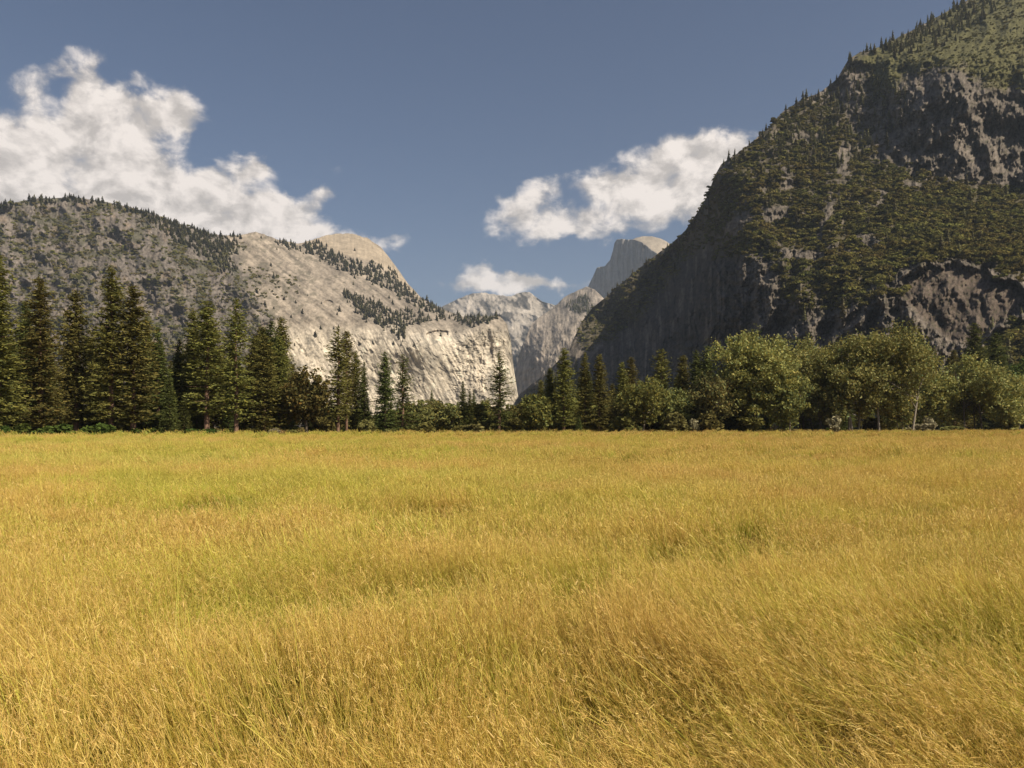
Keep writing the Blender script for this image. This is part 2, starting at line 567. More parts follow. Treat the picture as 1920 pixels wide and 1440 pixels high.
def albedo_A(x, y):
    pz, dz = pale_zone(x, y)[..., None], dome_zone(x, y)[..., None]
    cliff = sstep(600, 640, y)[..., None]
    n = fbm(x / 30, y / 30, 6, 0.6, 12)[..., None]
    fine = fbm(x / 5, y / 5, 4, 0.65, 22)[..., None]
    ax, al = 0.88 * x - 0.47 * y, 0.47 * x + 0.88 * y
    st = fbm(ax / 7 + 0.8 * fbm(x / 50, y / 50, 3), al / 110, 5, 0.6, 31)[..., None]
    bx, bl = 0.62 * x - 0.78 * y, 0.78 * x + 0.62 * y
    sb = fbm(bx / 8, bl / 130, 5, 0.6, 37)[..., None]
    dark = np.array((0.135, 0.115, 0.098)) * (1 + 0.3 * n + 0.45 * fine)
    scrub = np.array((0.075, 0.072, 0.045))
    sm = sstep(-0.15, 0.4, fbm(x / 36, y / 28, 6, 0.62, 41) + 0.25 * fbm(x / 7, y / 6, 3, 0.6, 43))[..., None]
    dark = dark * (1 - 0.75 * sm) + scrub * 0.75 * sm
    warm = sstep(0.35, 0.8, fbm(x / 25, y / 25, 4, 0.5, 53))[..., None]
    dark = dark * (1 - 0.3 * warm) + np.array((0.24, 0.17, 0.11)) * 0.3 * warm
    pale_c = np.array((0.52, 0.45, 0.355)) * (1 + 0.24 * n + 0.24 * fine + 0.48 * np.clip(st, -1.2, 0.6))
    seams = sstep(0.25, 0.6, fbm(ax / 5.0 + fbm(x / 30, y / 30, 3, 0.5, 3), al / 60, 4, 0.6, 71))[..., None]
    crack = sstep(0.80, 0.95, ridged(ax / 30 + 0.7 * fbm(x / 25, y / 25, 4, 0.5, 13), al / 75, 3, 0.45, 15) / 1.55)[..., None]
    pale_c = pale_c * (1 - 0.45 * seams) * (1 - 0.55 * crack)
    grey = sstep(0.1, 0.6, fbm(x / 60, y / 50, 4, 0.5, 61))[..., None]
    pale_c = pale_c * (1 - 0.35 * grey) + np.array((0.26, 0.24, 0.21)) * 0.35 * grey
    pale_s = np.array((0.245, 0.205, 0.162)) * (1 + 0.28 * n + 0.26 * fine + 0.38 * sb)
    blot = sstep(0.12, 0.5, fbm(x / 22, y / 12, 5, 0.62, 44) - 0.35 * sstep(560, 620, x))[..., None]
    pale_s = pale_s * (1 - 0.6 * blot) + np.array((0.10, 0.09, 0.065)) * 0.6 * blot
    pale = pale_c * cliff + pale_s * (1 - cliff)
    dome = np.array((0.33, 0.27, 0.20)) * (1 + 0.12 * n + 0.1 * fine + 0.16 * fbm(x / 4, y / 40, 4, 0.6, 81)[..., None])
    pale = pale * (1 - dz) + dome * dz
    c = dark * (1 - pz) + pale * pz
    return np.clip(c, 0.02, 0.66)


WALL_A = Relief("mountain_wall", -160, 985, 860, 360, RIDGE_A, 803, depth_A, albedo_A, M_ROCK_MID)

# --- the dark steep mountain on the right
RIDGE_B = [(955, 770), (975, 738), (1000, 718), (1030, 695), (1050, 672), (1070, 648), (1080, 625), (1090, 604), (1110, 578), (1150, 545), (1190, 510),
           (1225, 481), (1260, 456), (1285, 432), (1305, 402), (1325, 370), (1340, 330), (1352, 308), (1375, 292), (1400, 275),
           (1440, 240), (1465, 212), (1500, 188), (1540, 172), (1570, 147), (1590, 112), (1612, 98), (1650, 88), (1700, 62),
           (1760, 30), (1800, 8), (1850, -22), (1950, -70), (2140, -140)]
CTRL_B = [(955, 806, 1600), (1060, 806, 1480), (1200, 806, 1150), (1400, 806, 800), (1600, 806, 640), (1920, 806, 500), (2140, 806, 430),
          (960, 770, 1750), (1060, 700, 1600), (1200, 700, 1210), (1300, 700, 1000), (1400, 700, 830), (1600, 700, 670), (1900, 700, 545), (2140, 700, 480),
          (1095, 605, 1745), (1146, 606, 1738), (1120, 560, 1735), (1180, 612, 1670), (1215, 606, 1480), (1262, 605, 1260), (1320, 600, 1030), (1400, 600, 860), (1500, 600, 770), (1600, 600, 700), (1750, 600, 640), (1900, 600, 628), (2140, 600, 600),
          (1190, 514, 1720), (1206, 530, 1712), (1240, 537, 1630), (1275, 520, 1440), (1308, 500, 1310), (1330, 500, 1150), (1385, 500, 950), (1450, 490, 880), (1600, 520, 770), (1750, 500, 715), (1900, 510, 700), (2140, 510, 670),
          (1258, 459, 1680), (1238, 482, 1695), (1288, 476, 1540), (1340, 440, 1220), (1380, 440, 1020), (1450, 420, 960), (1600, 420, 900), (1750, 420, 850), (1900, 420, 830), (2140, 420, 790),
          (1340, 335, 1180), (1400, 340, 1080), (1500, 340, 1050), (1600, 330, 1040), (1750, 330, 1005), (1900, 335, 985), (2140, 335, 940),
          (1465, 215, 1240), (1550, 240, 1190), (1650, 230, 1180), (1700, 240, 1110), (1755, 220, 1050), (1900, 210, 1035), (2140, 210, 990),
          (1612, 100, 1290), (1700, 120, 1180), (1780, 130, 1080), (1920, 130, 1060), (2140, 130, 990),
          (1700, 62, 1340), (1800, 8, 1450), (1900, 20, 1300), (1950, -70, 1560), (2140, -140, 1560), (2140, 20, 1200)]
EV_B = rbf(CTRL_B, 16)

UPPER_CLIFF = [(1640, 300), (1660, 220), (1690, 170), (1740, 140), (1800, 138), (1850, 190), (1960, 180), (2150, 170), (2150, 350), (1930, 350), (1880, 330), (1800, 335), (1720, 310)]
LOWER_CLIFF = [(1290, 820), (1320, 560), (1350, 500), (1400, 485), (1470, 480), (1520, 560), (1600, 545), (1680, 505), (1760, 490), (1840, 505), (1920, 535), (2150, 520), (2150, 620), (1920, 600), (1850, 640), (1800, 820)]
SLABS = [(1690, 520), (1740, 498), (1800, 495), (1850, 510), (1925, 540), (1925, 580), (1860, 615), (1830, 650), (1780, 640), (1730, 600), (1690, 560)]


def depth_B(x, y):
    d = EV_B(x, y)
    uc = sstep(-6, 10, poly_dist(UPPER_CLIFF, x, y) + 10 * fbm(x / 25, y / 25, 4, 0.6, 2.2))
    lc = sstep(-6, 10, poly_dist(LOWER_CLIFF, x, y) + 10 * fbm(x / 25, y / 25, 4, 0.6, 3.2))
    sl = sstep(-4, 8, poly_dist(SLABS, x, y) + 6 * fbm(x / 20, y / 20, 3, 0.6, 4.2))
    r = 19 * ridged(x / 80 + 0.3 * y / 60, y / 75, 6, 0.5, 5.1)
    vx = x + 7 * fbm(x / 60, y / 60, 3, 0.5, 9)
    r = r + uc * (13 * ridged(vx / 46, y / 120, 4, 0.45, 6.3) + 5 * np.round(1.5 * fbm(vx / 22, y / 70, 4, 0.5, 1.9)) + 5 * fbm(x / 14, y / 18, 4, 0.55, 1.9))
    r = r + lc * (1 - sl) * (17 * ridged(vx / 48, y / 200, 5, 0.5, 8.3) + 5 * np.round(1.5 * fbm(vx / 22, y / 70, 4, 0.5, 5.9)) + 6 * fbm(x / 16, y / 20, 4, 0.55, 2.9))
    r = r * (1 - 0.5 * sl) - sl * 5 * ridged(x / 26 + 0.4 * fbm(x / 30, y / 30, 3), y / 45, 4, 0.5, 55)
    # dark clefts in the slabs above the wood
    for (cx, cy, w, h, a) in ((1690, 630, 9, 48, 26), (1742, 590, 12, 20, 16), (1765, 615, 7, 26, 14), (1843, 580, 5, 26, 14), (1560, 600, 22, 60, 30), (1620, 560, 16, 40, 18), (1905, 250, 40, 26, 40), (1905, 190, 40, 14, 26)):
        r = r - a * np.exp(-((x - cx - 0.15 * (y - cy)) / w) ** 2 - ((y - cy) / h) ** 2)
    face = sstep(-2, 16, x - shade_edge(y)) * (1 - sstep(1350, 1420, x)) * sstep(440, 500, y)
    r = r + 3.0 * ridged(x / 11, y / 17, 4, 0.55, 12.3) * (1 - 0.6 * sl)
    r = r + face * (9 * np.round(1.4 * fbm(vx / 26, y / 110, 4, 0.5, 33.0)) + 5 * fbm(x / 12, y / 16, 4, 0.55, 34.0))
    fade = np.clip((806 - y) / 15, 0.1, 1)
    return d - r * fade


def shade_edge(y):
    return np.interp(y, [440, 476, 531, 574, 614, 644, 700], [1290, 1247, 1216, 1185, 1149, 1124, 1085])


def brush_mask(x, y):
    m = poly_dist([(1340, 480), (1345, 340), (1400, 280), (1470, 210), (1560, 180), (1640, 300), (1720, 330), (1800, 345), (1900, 355), (2150, 360),
                   (2150, 540), (1915, 520), (1850, 495), (1780, 482), (1700, 495), (1640, 540), (1560, 560), (1500, 500), (1430, 478)], x, y)
    a = sstep(-12, 14, m + 14 * fbm(x / 26, y / 20, 4, 0.6, 15))
    top = sstep(-10, 16, poly_dist([(1600, 100), (1700, 60), (1800, 0), (1950, -90), (2150, -160), (2150, 165), (1960, 165), (1860, 170), (1800, 132), (1730, 132), (1640, 190)], x, y) + 12 * fbm(x / 26, y / 20, 4, 0.6, 16))
    ridge = sstep(-5, 10, poly_dist([(1085, 660), (1085, 600), (1190, 505), (1265, 445), (1340, 330), (1380, 420), (1290, 490), (1200, 600), (1150, 640)], x, y) + 8 * fbm(x / 20, y / 20, 3, 0.6, 17))
    low = sstep(-8, 14, poly_dist([(1440, 480), (1530, 470), (1650, 530), (1700, 545), (1640, 565), (1550, 590), (1470, 560)], x, y) + 16 * fbm(x / 22, y / 22, 4, 0.6, 18))
    rt = sstep(-8, 14, poly_dist([(1840, 660), (1900, 600), (2150, 560), (2150, 800), (1840, 800)], x, y) + 10 * fbm(x / 22, y / 22, 4, 0.6, 19))
    toe = sstep(-6, 8, poly_dist([(955, 800), (975, 745), (1040, 700), (1080, 690), (1120, 760), (1130, 800)], x, y))
    # bare chutes and ledges keep their rock
    bare = np.zeros_like(np.asarray(x, float))
    for (pts, w) in (([(1585, 280), (1580, 320)], 9), ([(1560, 375), (1548, 410), (1535, 445)], 5), ([(1535, 480), (1500, 480), (1470, 475)], 7),
                     ([(1655, 365), (1648, 380)], 6), ([(1440, 400), (1470, 400)], 10), ([(1700, 345), (1720, 350)], 6), ([(1375, 430), (1395, 410)], 10), ([(1620, 450), (1640, 460)], 9),
                     ([(1470, 320), (1478, 345)], 6), ([(1490, 255), (1530, 258)], 6), ([(1620, 105), (1660, 98)], 9)):
        for (a1, b1), (a2, b2) in zip(pts[:-1], pts[1:]):
            ex, ey = a2 - a1, b2 - b1
            t = np.clip(((x - a1) * ex + (y - b1) * ey) / (ex * ex + ey * ey), 0, 1)
            bare = np.maximum(bare, sstep(1.5 * w + 3, 1.5 * w - 3, np.hypot(x - a1 - t * ex, y - b1 - t * ey) + 3 * fbm(x / 6, y / 6, 3, 0.6, 20)))
    thin = sstep(0.0, 0.45, fbm(x / 18, y / 12, 5, 0.6, 23))
    m = np.maximum.reduce([a * (1 - 0.75 * thin * (1 - sstep(1600, 1720, x))), 0.8 * top, 0.75 * ridge, 0.5 * low, rt, toe])
    return m * (1 - bare), a, top


def albedo_B(x, y):
    n = fbm(x / 30, y / 30, 6, 0.6, 62)[..., None]
    fine = fbm(x / 5, y / 6, 4, 0.65, 72)[..., None]
    st = fbm(x / 7, y / 60, 5, 0.6, 82)[..., None]
    rock = np.array((0.125, 0.105, 0.087)) * (1 + 0.3 * n + 0.35 * fine + 0.25 * st)
    pale = sstep(0.45, 0.9, fbm(x / 16, y / 22, 5, 0.6, 92))[..., None]
    rock = rock * (1 - 0.5 * pale) + np.array((0.26, 0.215, 0.175)) * 0.5 * pale
    slab = sstep(-4, 8, poly_dist(SLABS, x, y))[..., None]
    rock = rock * (1 - slab) + slab * np.array((0.098, 0.076, 0.060)) * (1 + 0.25 * n + 0.3 * st + 0.3 * fine)
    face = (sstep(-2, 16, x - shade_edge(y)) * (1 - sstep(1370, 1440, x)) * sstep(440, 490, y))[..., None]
    rock = rock * (1 - 0.60 * face * (1 - 0.7 * sstep(0.15, 0.5, fbm(x / 8, y / 70, 4, 0.55, 35))[..., None]))  # shade of the left-turned face deepened in the rock colour; pale streaks stay lighter
    m, a, top = brush_mask(x, y)
    soil = np.array((0.074, 0.062, 0.030)) * (1 + 0.3 * fine)
    grassy = np.array((0.090, 0.084, 0.034)) * (1 + 0.25 * fine)
    g = top[..., None]
    veg = soil * (1 - g) + grassy * g
    m = np.clip(np.maximum(m * 0.9, top * 1.0), 0, 1)[..., None]
    ledge = sstep(0.25, 0.6, fbm(x / 9, y / 5, 4, 0.6, 99))[..., None] * 0.6 * (1 - face)
    rock = rock * (1 - ledge) + np.array((0.05, 0.05, 0.025)) * ledge
    return np.clip(rock * (1 - m) + veg * m, 0.015, 0.6)


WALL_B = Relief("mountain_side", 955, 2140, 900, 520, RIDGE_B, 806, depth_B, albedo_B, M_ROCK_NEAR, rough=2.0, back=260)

# --- the ridge far up the valley
RIDGE_C = [(700, 620), (800, 590), (835, 572), (860, 560), (885, 550), (908, 549), (935, 553), (958, 556), (970, 550), (978, 548), (992, 547), (1004, 556), (1018, 566), (1040, 572), (1075, 560), (1130, 590), (1200, 620)]
CTRL_C = [(700, 805, 5600), (900, 805, 5400), (1000, 805, 5300), (1200, 805, 5200), (700, 700, 5900), (900, 700, 5800), (980, 690, 5600), (1080, 690, 5500), (1200, 700, 5500),
          (850, 620, 6300), (930, 610, 6250), (980, 620, 6100), (1040, 620, 5900), (840, 572, 6900), (908, 549, 7000), (992, 547, 6900), (1040, 572, 6600), (1130, 590, 6400), (1200, 620, 6400), (700, 620, 6600)]
EV_C = rbf(CTRL_C)
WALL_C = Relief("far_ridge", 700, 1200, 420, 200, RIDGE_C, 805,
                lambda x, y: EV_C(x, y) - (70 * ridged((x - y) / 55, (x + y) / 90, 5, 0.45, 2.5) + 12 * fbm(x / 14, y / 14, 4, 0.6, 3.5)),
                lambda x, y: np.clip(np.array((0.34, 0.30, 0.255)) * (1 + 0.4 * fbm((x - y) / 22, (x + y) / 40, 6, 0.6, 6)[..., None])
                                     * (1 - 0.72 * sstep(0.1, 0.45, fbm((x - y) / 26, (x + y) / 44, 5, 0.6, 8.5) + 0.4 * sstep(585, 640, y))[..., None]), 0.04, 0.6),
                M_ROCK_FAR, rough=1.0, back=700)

# --- the grey cliff closing the valley and the shoulder below the great dome
RIDGE_D = [(945, 800), (955, 740), (965, 700), (978, 650), (998, 605), (1018, 590), (1034, 580), (1046, 569), (1058, 557), (1080, 546), (1100, 537), (1114, 542), (1135, 562), (1180, 585), (1260, 590), (1320, 620)]
CTRL_D = [(945, 805, 3700), (1000, 805, 3400), (1100, 805, 3100), (1320, 805, 2900), (965, 700, 3900), (1000, 700, 3550), (1060, 690, 3350), (1140, 690, 3200), (1320, 700, 3100),
          (1000, 606, 4100), (1040, 620, 3750), (1090, 620, 3600), (1150, 620, 3500), (1042, 575, 4400), (1092, 545, 4500), (1180, 545, 4400), (1320, 600, 3900), (1090, 580, 4000), (1060, 590, 4000)]
EV_D = rbf(CTRL_D)


def albedo_D(x, y):
    n = fbm(x / 16, y / 16, 6, 0.62, 5)[..., None]
    st = fbm(x / 5, y / 24, 5, 0.62, 6)[..., None]
    c = np.array((0.25, 0.21, 0.17)) * (1 + 0.4 * n + 0.45 * st)
    wood = sstep(-3, 5, poly_dist([(1060, 575), (1078, 560), (1100, 552), (1112, 585), (1085, 592)], x, y) + 5 * fbm(x / 8, y / 8, 3, 0.6, 7))[..., None]
    return np.clip(c * (1 - 0.6 * wood), 0.03, 0.6)


WALL_D = Relief("valley_cliff", 945, 1320, 460, 320, RIDGE_D, 805,
                lambda x, y: EV_D(x, y) - (26 * ridged(x / 38, y / 60, 6, 0.5, 4.5) + 7 * fbm(x / 9, y / 12, 4, 0.6, 5.5)), albedo_D, M_ROCK_FAR, rough=1.2, back=400)

# --- the great half dome: its sheer face turned to the left and its round back
RIDGE_E = [(1070, 610), (1085, 572), (1097, 550), (1105, 532), (1112, 518), (1119, 502), (1126, 500), (1134, 499), (1144, 487), (1149, 470), (1152, 456), (1156, 449.5),
           (1165, 448), (1178, 449), (1190, 449.5), (1203, 454), (1213, 461), (1222, 469), (1240, 480), (1300, 520)]
CTRL_E = [(1070, 620, 6000), (1110, 620, 5850), (1160, 620, 5550), (1225, 620, 5150), (1300, 620, 4800), (1110, 520, 5900), (1150, 520, 5650), (1225, 520, 5230), (1300, 540, 4850),
          (1150, 452, 5720), (1190, 452, 5480), (1222, 470, 5280), (1085, 568, 5980)]
EV_E = rbf(CTRL_E)
WALL_E = Relief("granite_dome", 1070, 1300, 320, 200, RIDGE_E, 640,
                lambda x, y: EV_E(x, y) - (16 * ridged(x / 10, y / 90, 4, 0.5, 6.5) + 20 * fbm(x / 40, y / 40, 4, 0.5, 3.3)),
                lambda x, y: np.clip(np.array((0.29, 0.27, 0.25)) * (1 + 0.22 * fbm(x / 4, y / 50, 5, 0.6, 9)[..., None] + 0.1 * fbm(x / 20, y / 20, 3, 0.6, 9)[..., None]), 0.05, 0.6),
                M_ROCK_FAR, rough=0.5, back=60)
RIDGE_F = [(1160, 470), (1180, 452), (1192, 446), (1205, 443), (1222, 443), (1238, 447), (1250, 453), (1268, 466), (1300, 495), (1330, 530)]
CTRL_F = [(1160, 640, 5900), (1240, 640, 5650), (1330, 640, 5500), (1160, 540, 6000), (1240, 540, 5750), (1330, 560, 5600), (1180, 455, 6150), (1222, 444, 6150), (1250, 454, 6050), (1300, 495, 5900), (1225, 470, 5850)]
EV_F = rbf(CTRL_F)
WALL_F = Relief("granite_dome_back", 1160, 1330, 160, 140, RIDGE_F, 640,
                lambda x, y: EV_F(x, y) - 8 * fbm(x / 20, y / 20, 4, 0.5, 1.3),
                lambda x, y: np.clip(np.array((0.32, 0.27, 0.21)) * (1 + 0.15 * fbm(x / 12, y / 12, 5, 0.6, 19)[..., None]), 0.05, 0.62),
                M_ROCK_FAR, rough=0.3, back=300)


# ------------------------------------------------------------------ the ground, one sheet
def ground_z(x, y):
    d = np.hypot(x, y)
    near = np.clip(1 - d / 420, 0, 1)
    return near * (0.16 * fbm(x / 14, y / 14, 3, 0.5, 2) + 0.09 * fbm(x / 2.4, y / 2.4, 2, 0.5, 4) + 0.30 * np.clip(d / 90, 0, 1) * fbm(x / 45, y / 45, 3, 0.5, 6))


def sym(a):
    a = np.asarray(a)
    return np.concatenate([-a[::-1], a[1:]])


gx = sym(np.concatenate([np.arange(0, 24, 0.6), np.arange(24, 90, 3), np.arange(90, 420, 15), [500, 800, 1500, 3000, 5000, 8800]]))
gy = np.concatenate([[-280, -100, -40, -15, -6], np.arange(-2, 32, 0.6), np.arange(32, 110, 3), np.arange(110, 420, 15), [500, 800, 1500, 3000, 5000, 9300]])
GX, GY = np.meshgrid(gx, gy)
GZ = ground_z(GX, GY)
gi = np.arange(GX.size).reshape(GX.shape)
gf = np.stack([gi[:-1, :-1], gi[:-1, 1:], gi[1:, 1:], gi[1:, :-1]], -1).reshape(-1, 4)
m, t, out = mat_new("meadow_soil")
geo = t.new('ShaderNodeNewGeometry')
n1 = t.noise(geo.outputs['Position'], 0.09, 6, 0.6)
n2 = t.noise(geo.outputs['Position'], 14.0, 5, 0.7)
c = t.mix(t.ramp(n1, 0.35, 0.65), (0.20, 0.135, 0.038, 1), (0.145, 0.125, 0.03, 1))
c = t.mix(t.ramp(n2, 0.3, 0.7), c, (0.07, 0.05, 0.018, 1))
p = t.new('ShaderNodeBsdfPrincipled')
p.inputs['Roughness'].default_value = 1.0
p.inputs['Specular IOR Level'].default_value = 0.0
t.put(p.inputs['Base Color'], c)
t.l.new(p.outputs[0], out.inputs[0])
ground = tag(link("ground", mesh_np("ground", np.stack([GX, GY, GZ], -1).reshape(-1, 3), gf, m, smooth=True)), kind="structure")


# ------------------------------------------------------------------ scattering of uncountable cover
def scatter(name, protos, pos, rot, scl, idx, label, cat, kind="stuff"):
    """One object: instances of the prototypes (kept out of the scene) on points."""
    coll = bpy.data.collections.new(name + "_kinds")
    for k, me in enumerate(protos):
        po = bpy.data.objects.new("%s_kind_%02d" % (name, k), me)
        coll.objects.link(po)
    me = bpy.data.meshes.new(name)
    me.vertices.add(len(pos))
    me.vertices.foreach_set("co", np.asarray(pos, np.float32).ravel())
    a = me.attributes.new("rot", 'FLOAT_VECTOR', 'POINT')
    a.data.foreach_set("vector", np.asarray(rot, np.float32).ravel())
    a = me.attributes.new("scl", 'FLOAT_VECTOR', 'POINT')
    s = np.asarray(scl, np.float32)
    if s.ndim == 1:
        s = np.repeat(s[:, None], 3, 1)
    a.data.foreach_set("vector", s.ravel())
    a = me.attributes.new("kind_index", 'INT', 'POINT')
    a.data.foreach_set("value", np.asarray(idx, np.int32))
    o = link(name, me)
    g = bpy.data.node_groups.new(name + "_nodes", 'GeometryNodeTree')
    g.interface.new_socket("Geometry", in_out='INPUT', socket_type='NodeSocketGeometry')
    g.interface.new_socket("Geometry", in_out='OUTPUT', socket_type='NodeSocketGeometry')
    N = NT(g)
    gi_, go_ = N.new('NodeGroupInput'), N.new('NodeGroupOutput')
    ci = N.new('GeometryNodeCollectionInfo')
    ci.inputs['Collection'].default_value = coll
    ci.inputs['Separate Children'].default_value = True
    ci.inputs['Reset Children'].default_value = True
    iop = N.new('GeometryNodeInstanceOnPoints')
    iop.inputs['Pick Instance'].default_value = True

    def named(n, dt):
        nd = N.new('GeometryNodeInputNamedAttribute', data_type=dt)
        nd.inputs['Name'].default_value = n
        return next(x for x in nd.outputs if x.enabled and x.name == 'Attribute')
    N.l.new(gi_.outputs[0], iop.inputs['Points'])
    N.l.new(ci.outputs[0], iop.inputs['Instance'])
    N.l.new(named("kind_index", 'INT'), iop.inputs['Instance Index'])
    N.l.new(named("rot", 'FLOAT_VECTOR'), iop.inputs['Rotation'])
    N.l.new(named("scl", 'FLOAT_VECTOR'), iop.inputs['Scale'])
    N.l.new(iop.outputs[0], go_.inputs[0])
    md = o.modifiers.new("scatter", 'NODES')
    md.node_group = g
    return tag(o, label, cat, kind=kind)


def quads(cen, u, v):
    """Quads from centres and half-axes (n,3)."""
    n = len(cen)
    V = np.stack([cen - u - v, cen + u - v, cen + u + v, cen - u + v], 1).reshape(-1, 3)
    f = np.arange(4 * n).reshape(-1, 4)
    return V, f


def rand_dirs(n, r):
    d = r.normal(size=(n, 3))
    return d / np.linalg.norm(d, axis=1)[:, None]


# ------------------------------------------------------------------ trees
def tube(pts, radii, sides=7):
    """A tapering tube along points; vertices and quads."""
    pts = np.array(pts, float)
    V, Fq = [], []
    for i, p in enumerate(pts):
        d = pts[min(i + 1, len(pts) - 1)] - pts[max(i - 1, 0)]
        d = d / (np.linalg.norm(d) + 1e-9)
        a = np.cross(d, (0.31, 0.95, 0.1))
        a /= np.linalg.norm(a) + 1e-9
        b = np.cross(d, a)
        for k in range(sides):
            an = 2 * math.pi * k / sides
            V.append(p + radii[i] * (math.cos(an) * a + math.sin(an) * b))
    for i in range(len(pts) - 1):
        for k in range(sides):
            k2 = (k + 1) % sides
            Fq.append((i * sides + k, i * sides + k2, (i + 1) * sides + k2, (i + 1) * sides + k))
    return np.array(V), np.array(Fq)


def join(parts):
    V, Fs, n = [], [], 0
    for v, f in parts:
        V.append(v)
        Fs.append(f + n)
        n += len(v)
    return np.concatenate(V), np.concatenate(Fs)


def conifer_meshes(seed, h, rad, bare, taper, droop, density, mat, gap=0.0):
    """Trunk and crown of a conifer h metres tall."""
    r = np.random.default_rng(seed)
    tp = [(0, 0, -0.3), (0, 0, 0.6), (0.05 * r.normal(), 0.05 * r.normal(), h * 0.3), (0.12 * r.normal(), 0.12 * r.normal(), h * 0.65), (0, 0, h * 0.97)]
    r0 = h * 0.0155
    tv, tf = tube(tp, [r0 * 1.3, r0, r0 * 0.8, r0 * 0.45, 0.02], 9)
    parts = [(tv, tf)]
    cen, U, Vv, shade = [], [], [], []
    z = bare * h
    lob = r.uniform(0, 6.28, 3)
    asym, aphi = r.uniform(0.05, 0.22), r.uniform(0, 6.28)
    while z < h * 0.985:
        t = (z - bare * h) / (h * (1 - bare))
        prof = min(1.0, (t + 0.05) / 0.16) ** 0.6 * (1 - t) ** taper
        nb = max(4, int(r.normal(8.5, 1.2) * density))
        lev = r.uniform(0.78, 1.12)
        for _ in range(nb):
            if r.random() < gap:
                continue
            a = r.uniform(0, 2 * math.pi)
            L = rad * prof * lev * r.uniform(0.62, 1.12) * (1 + 0.13 * math.sin(a * 2 + lob[0] + z * 0.25) + 0.15 * math.sin(a * 3 + lob[1] - z * 0.9) + asym * math.cos(a - aphi + 0.05 * z)) + 0.25
            up = 0.45 * t - droop * (1 - t) + r.normal() * 0.10
            d = np.array((math.cos(a), math.sin(a), 0))
            nt = max(2, int(L / 0.34))
            for q in range(nt):
                s = (q + r.uniform(0.3, 1.0)) / nt
                if s < 0.18:
                    continue
                s = min(s, 1.0)
                rr = s * L
                c = d * rr + np.array((0, 0, z + up * rr + 0.10 * rr * rr / (L + 0.1) + r.normal() * 0.09))
                wdt = (0.24 + 0.22 * (1 - s)) * min(1.0, 0.35 + L / 3.0)
                side = np.array((-d[1], d[0], 0))
                c = c + side * r.normal() * 0.16 * L * s
                n_q = 2 if r.random() < 0.7 * density else 1
                for _k in range(n_q):
                    ul = (d * r.uniform(0.5, 1.2) + side * r.normal() * 0.7 + np.array((0, 0, r.normal() * 0.3)))
                    ul = ul / np.linalg.norm(ul) * wdt * r.uniform(0.7, 1.35)
                    vl = side * r.normal() + np.array((0, 0, r.normal() * 0.5)) + d * r.normal() * 0.3
                    vl = vl - ul * (vl @ ul) / (ul @ ul)
                    vl = vl / (np.linalg.norm(vl) + 1e-6) * wdt * r.uniform(0.28, 0.55)
                    cen.append(c + r.normal(size=3) * 0.1)
                    U.append(ul)
                    Vv.append(vl)
                    shade.append(r.uniform(0.6, 1.4) * (1.12 if s > 0.75 else 0.95))
        # now and then a bare branch seen between the sprays
        if r.random() < 0.35:
            a = r.uniform(0, 2 * math.pi)
            L = rad * prof * 0.8
            parts.append(tube([(0, 0, z), (math.cos(a) * L, math.sin(a) * L, z - droop * 0.5 * L * (1 - t) + 0.2 * t * L)], [0.05 + 0.03 * (1 - t), 0.015], 4))
        z += r.uniform(0.34, 0.62) * (0.75 + 0.5 * (1 - t)) * h / 30
    cen, U, Vv = np.array(cen), np.array(U), np.array(Vv)
    v, f = quads(cen, U, Vv)
    # pointed sprays: pinch the far end
    v = v.reshape(-1, 4, 3)
    tip = (v[:, 1] + v[:, 2]) / 2
    v[:, 1] = tip + (v[:, 1] - tip) * 0.35
    v[:, 2] = tip + (v[:, 2] - tip) * 0.35
    v = v.reshape(-1, 3)
    sh = np.repeat(np.array(shade), 4)[:, None]
    hue = np.repeat(r.normal(size=len(shade)), 4)[:, None] * 0.06
    col = np.concatenate([sh * (1 + hue), sh, sh * (1 - hue)], 1)
    tv, tf = join(parts)
    return (mesh_np("conifer_trunk", tv, tf, M_BARK_PINE, smooth=True), mesh_np("conifer_crown", v, f, mat, np.clip(col, 0.2, 2)))


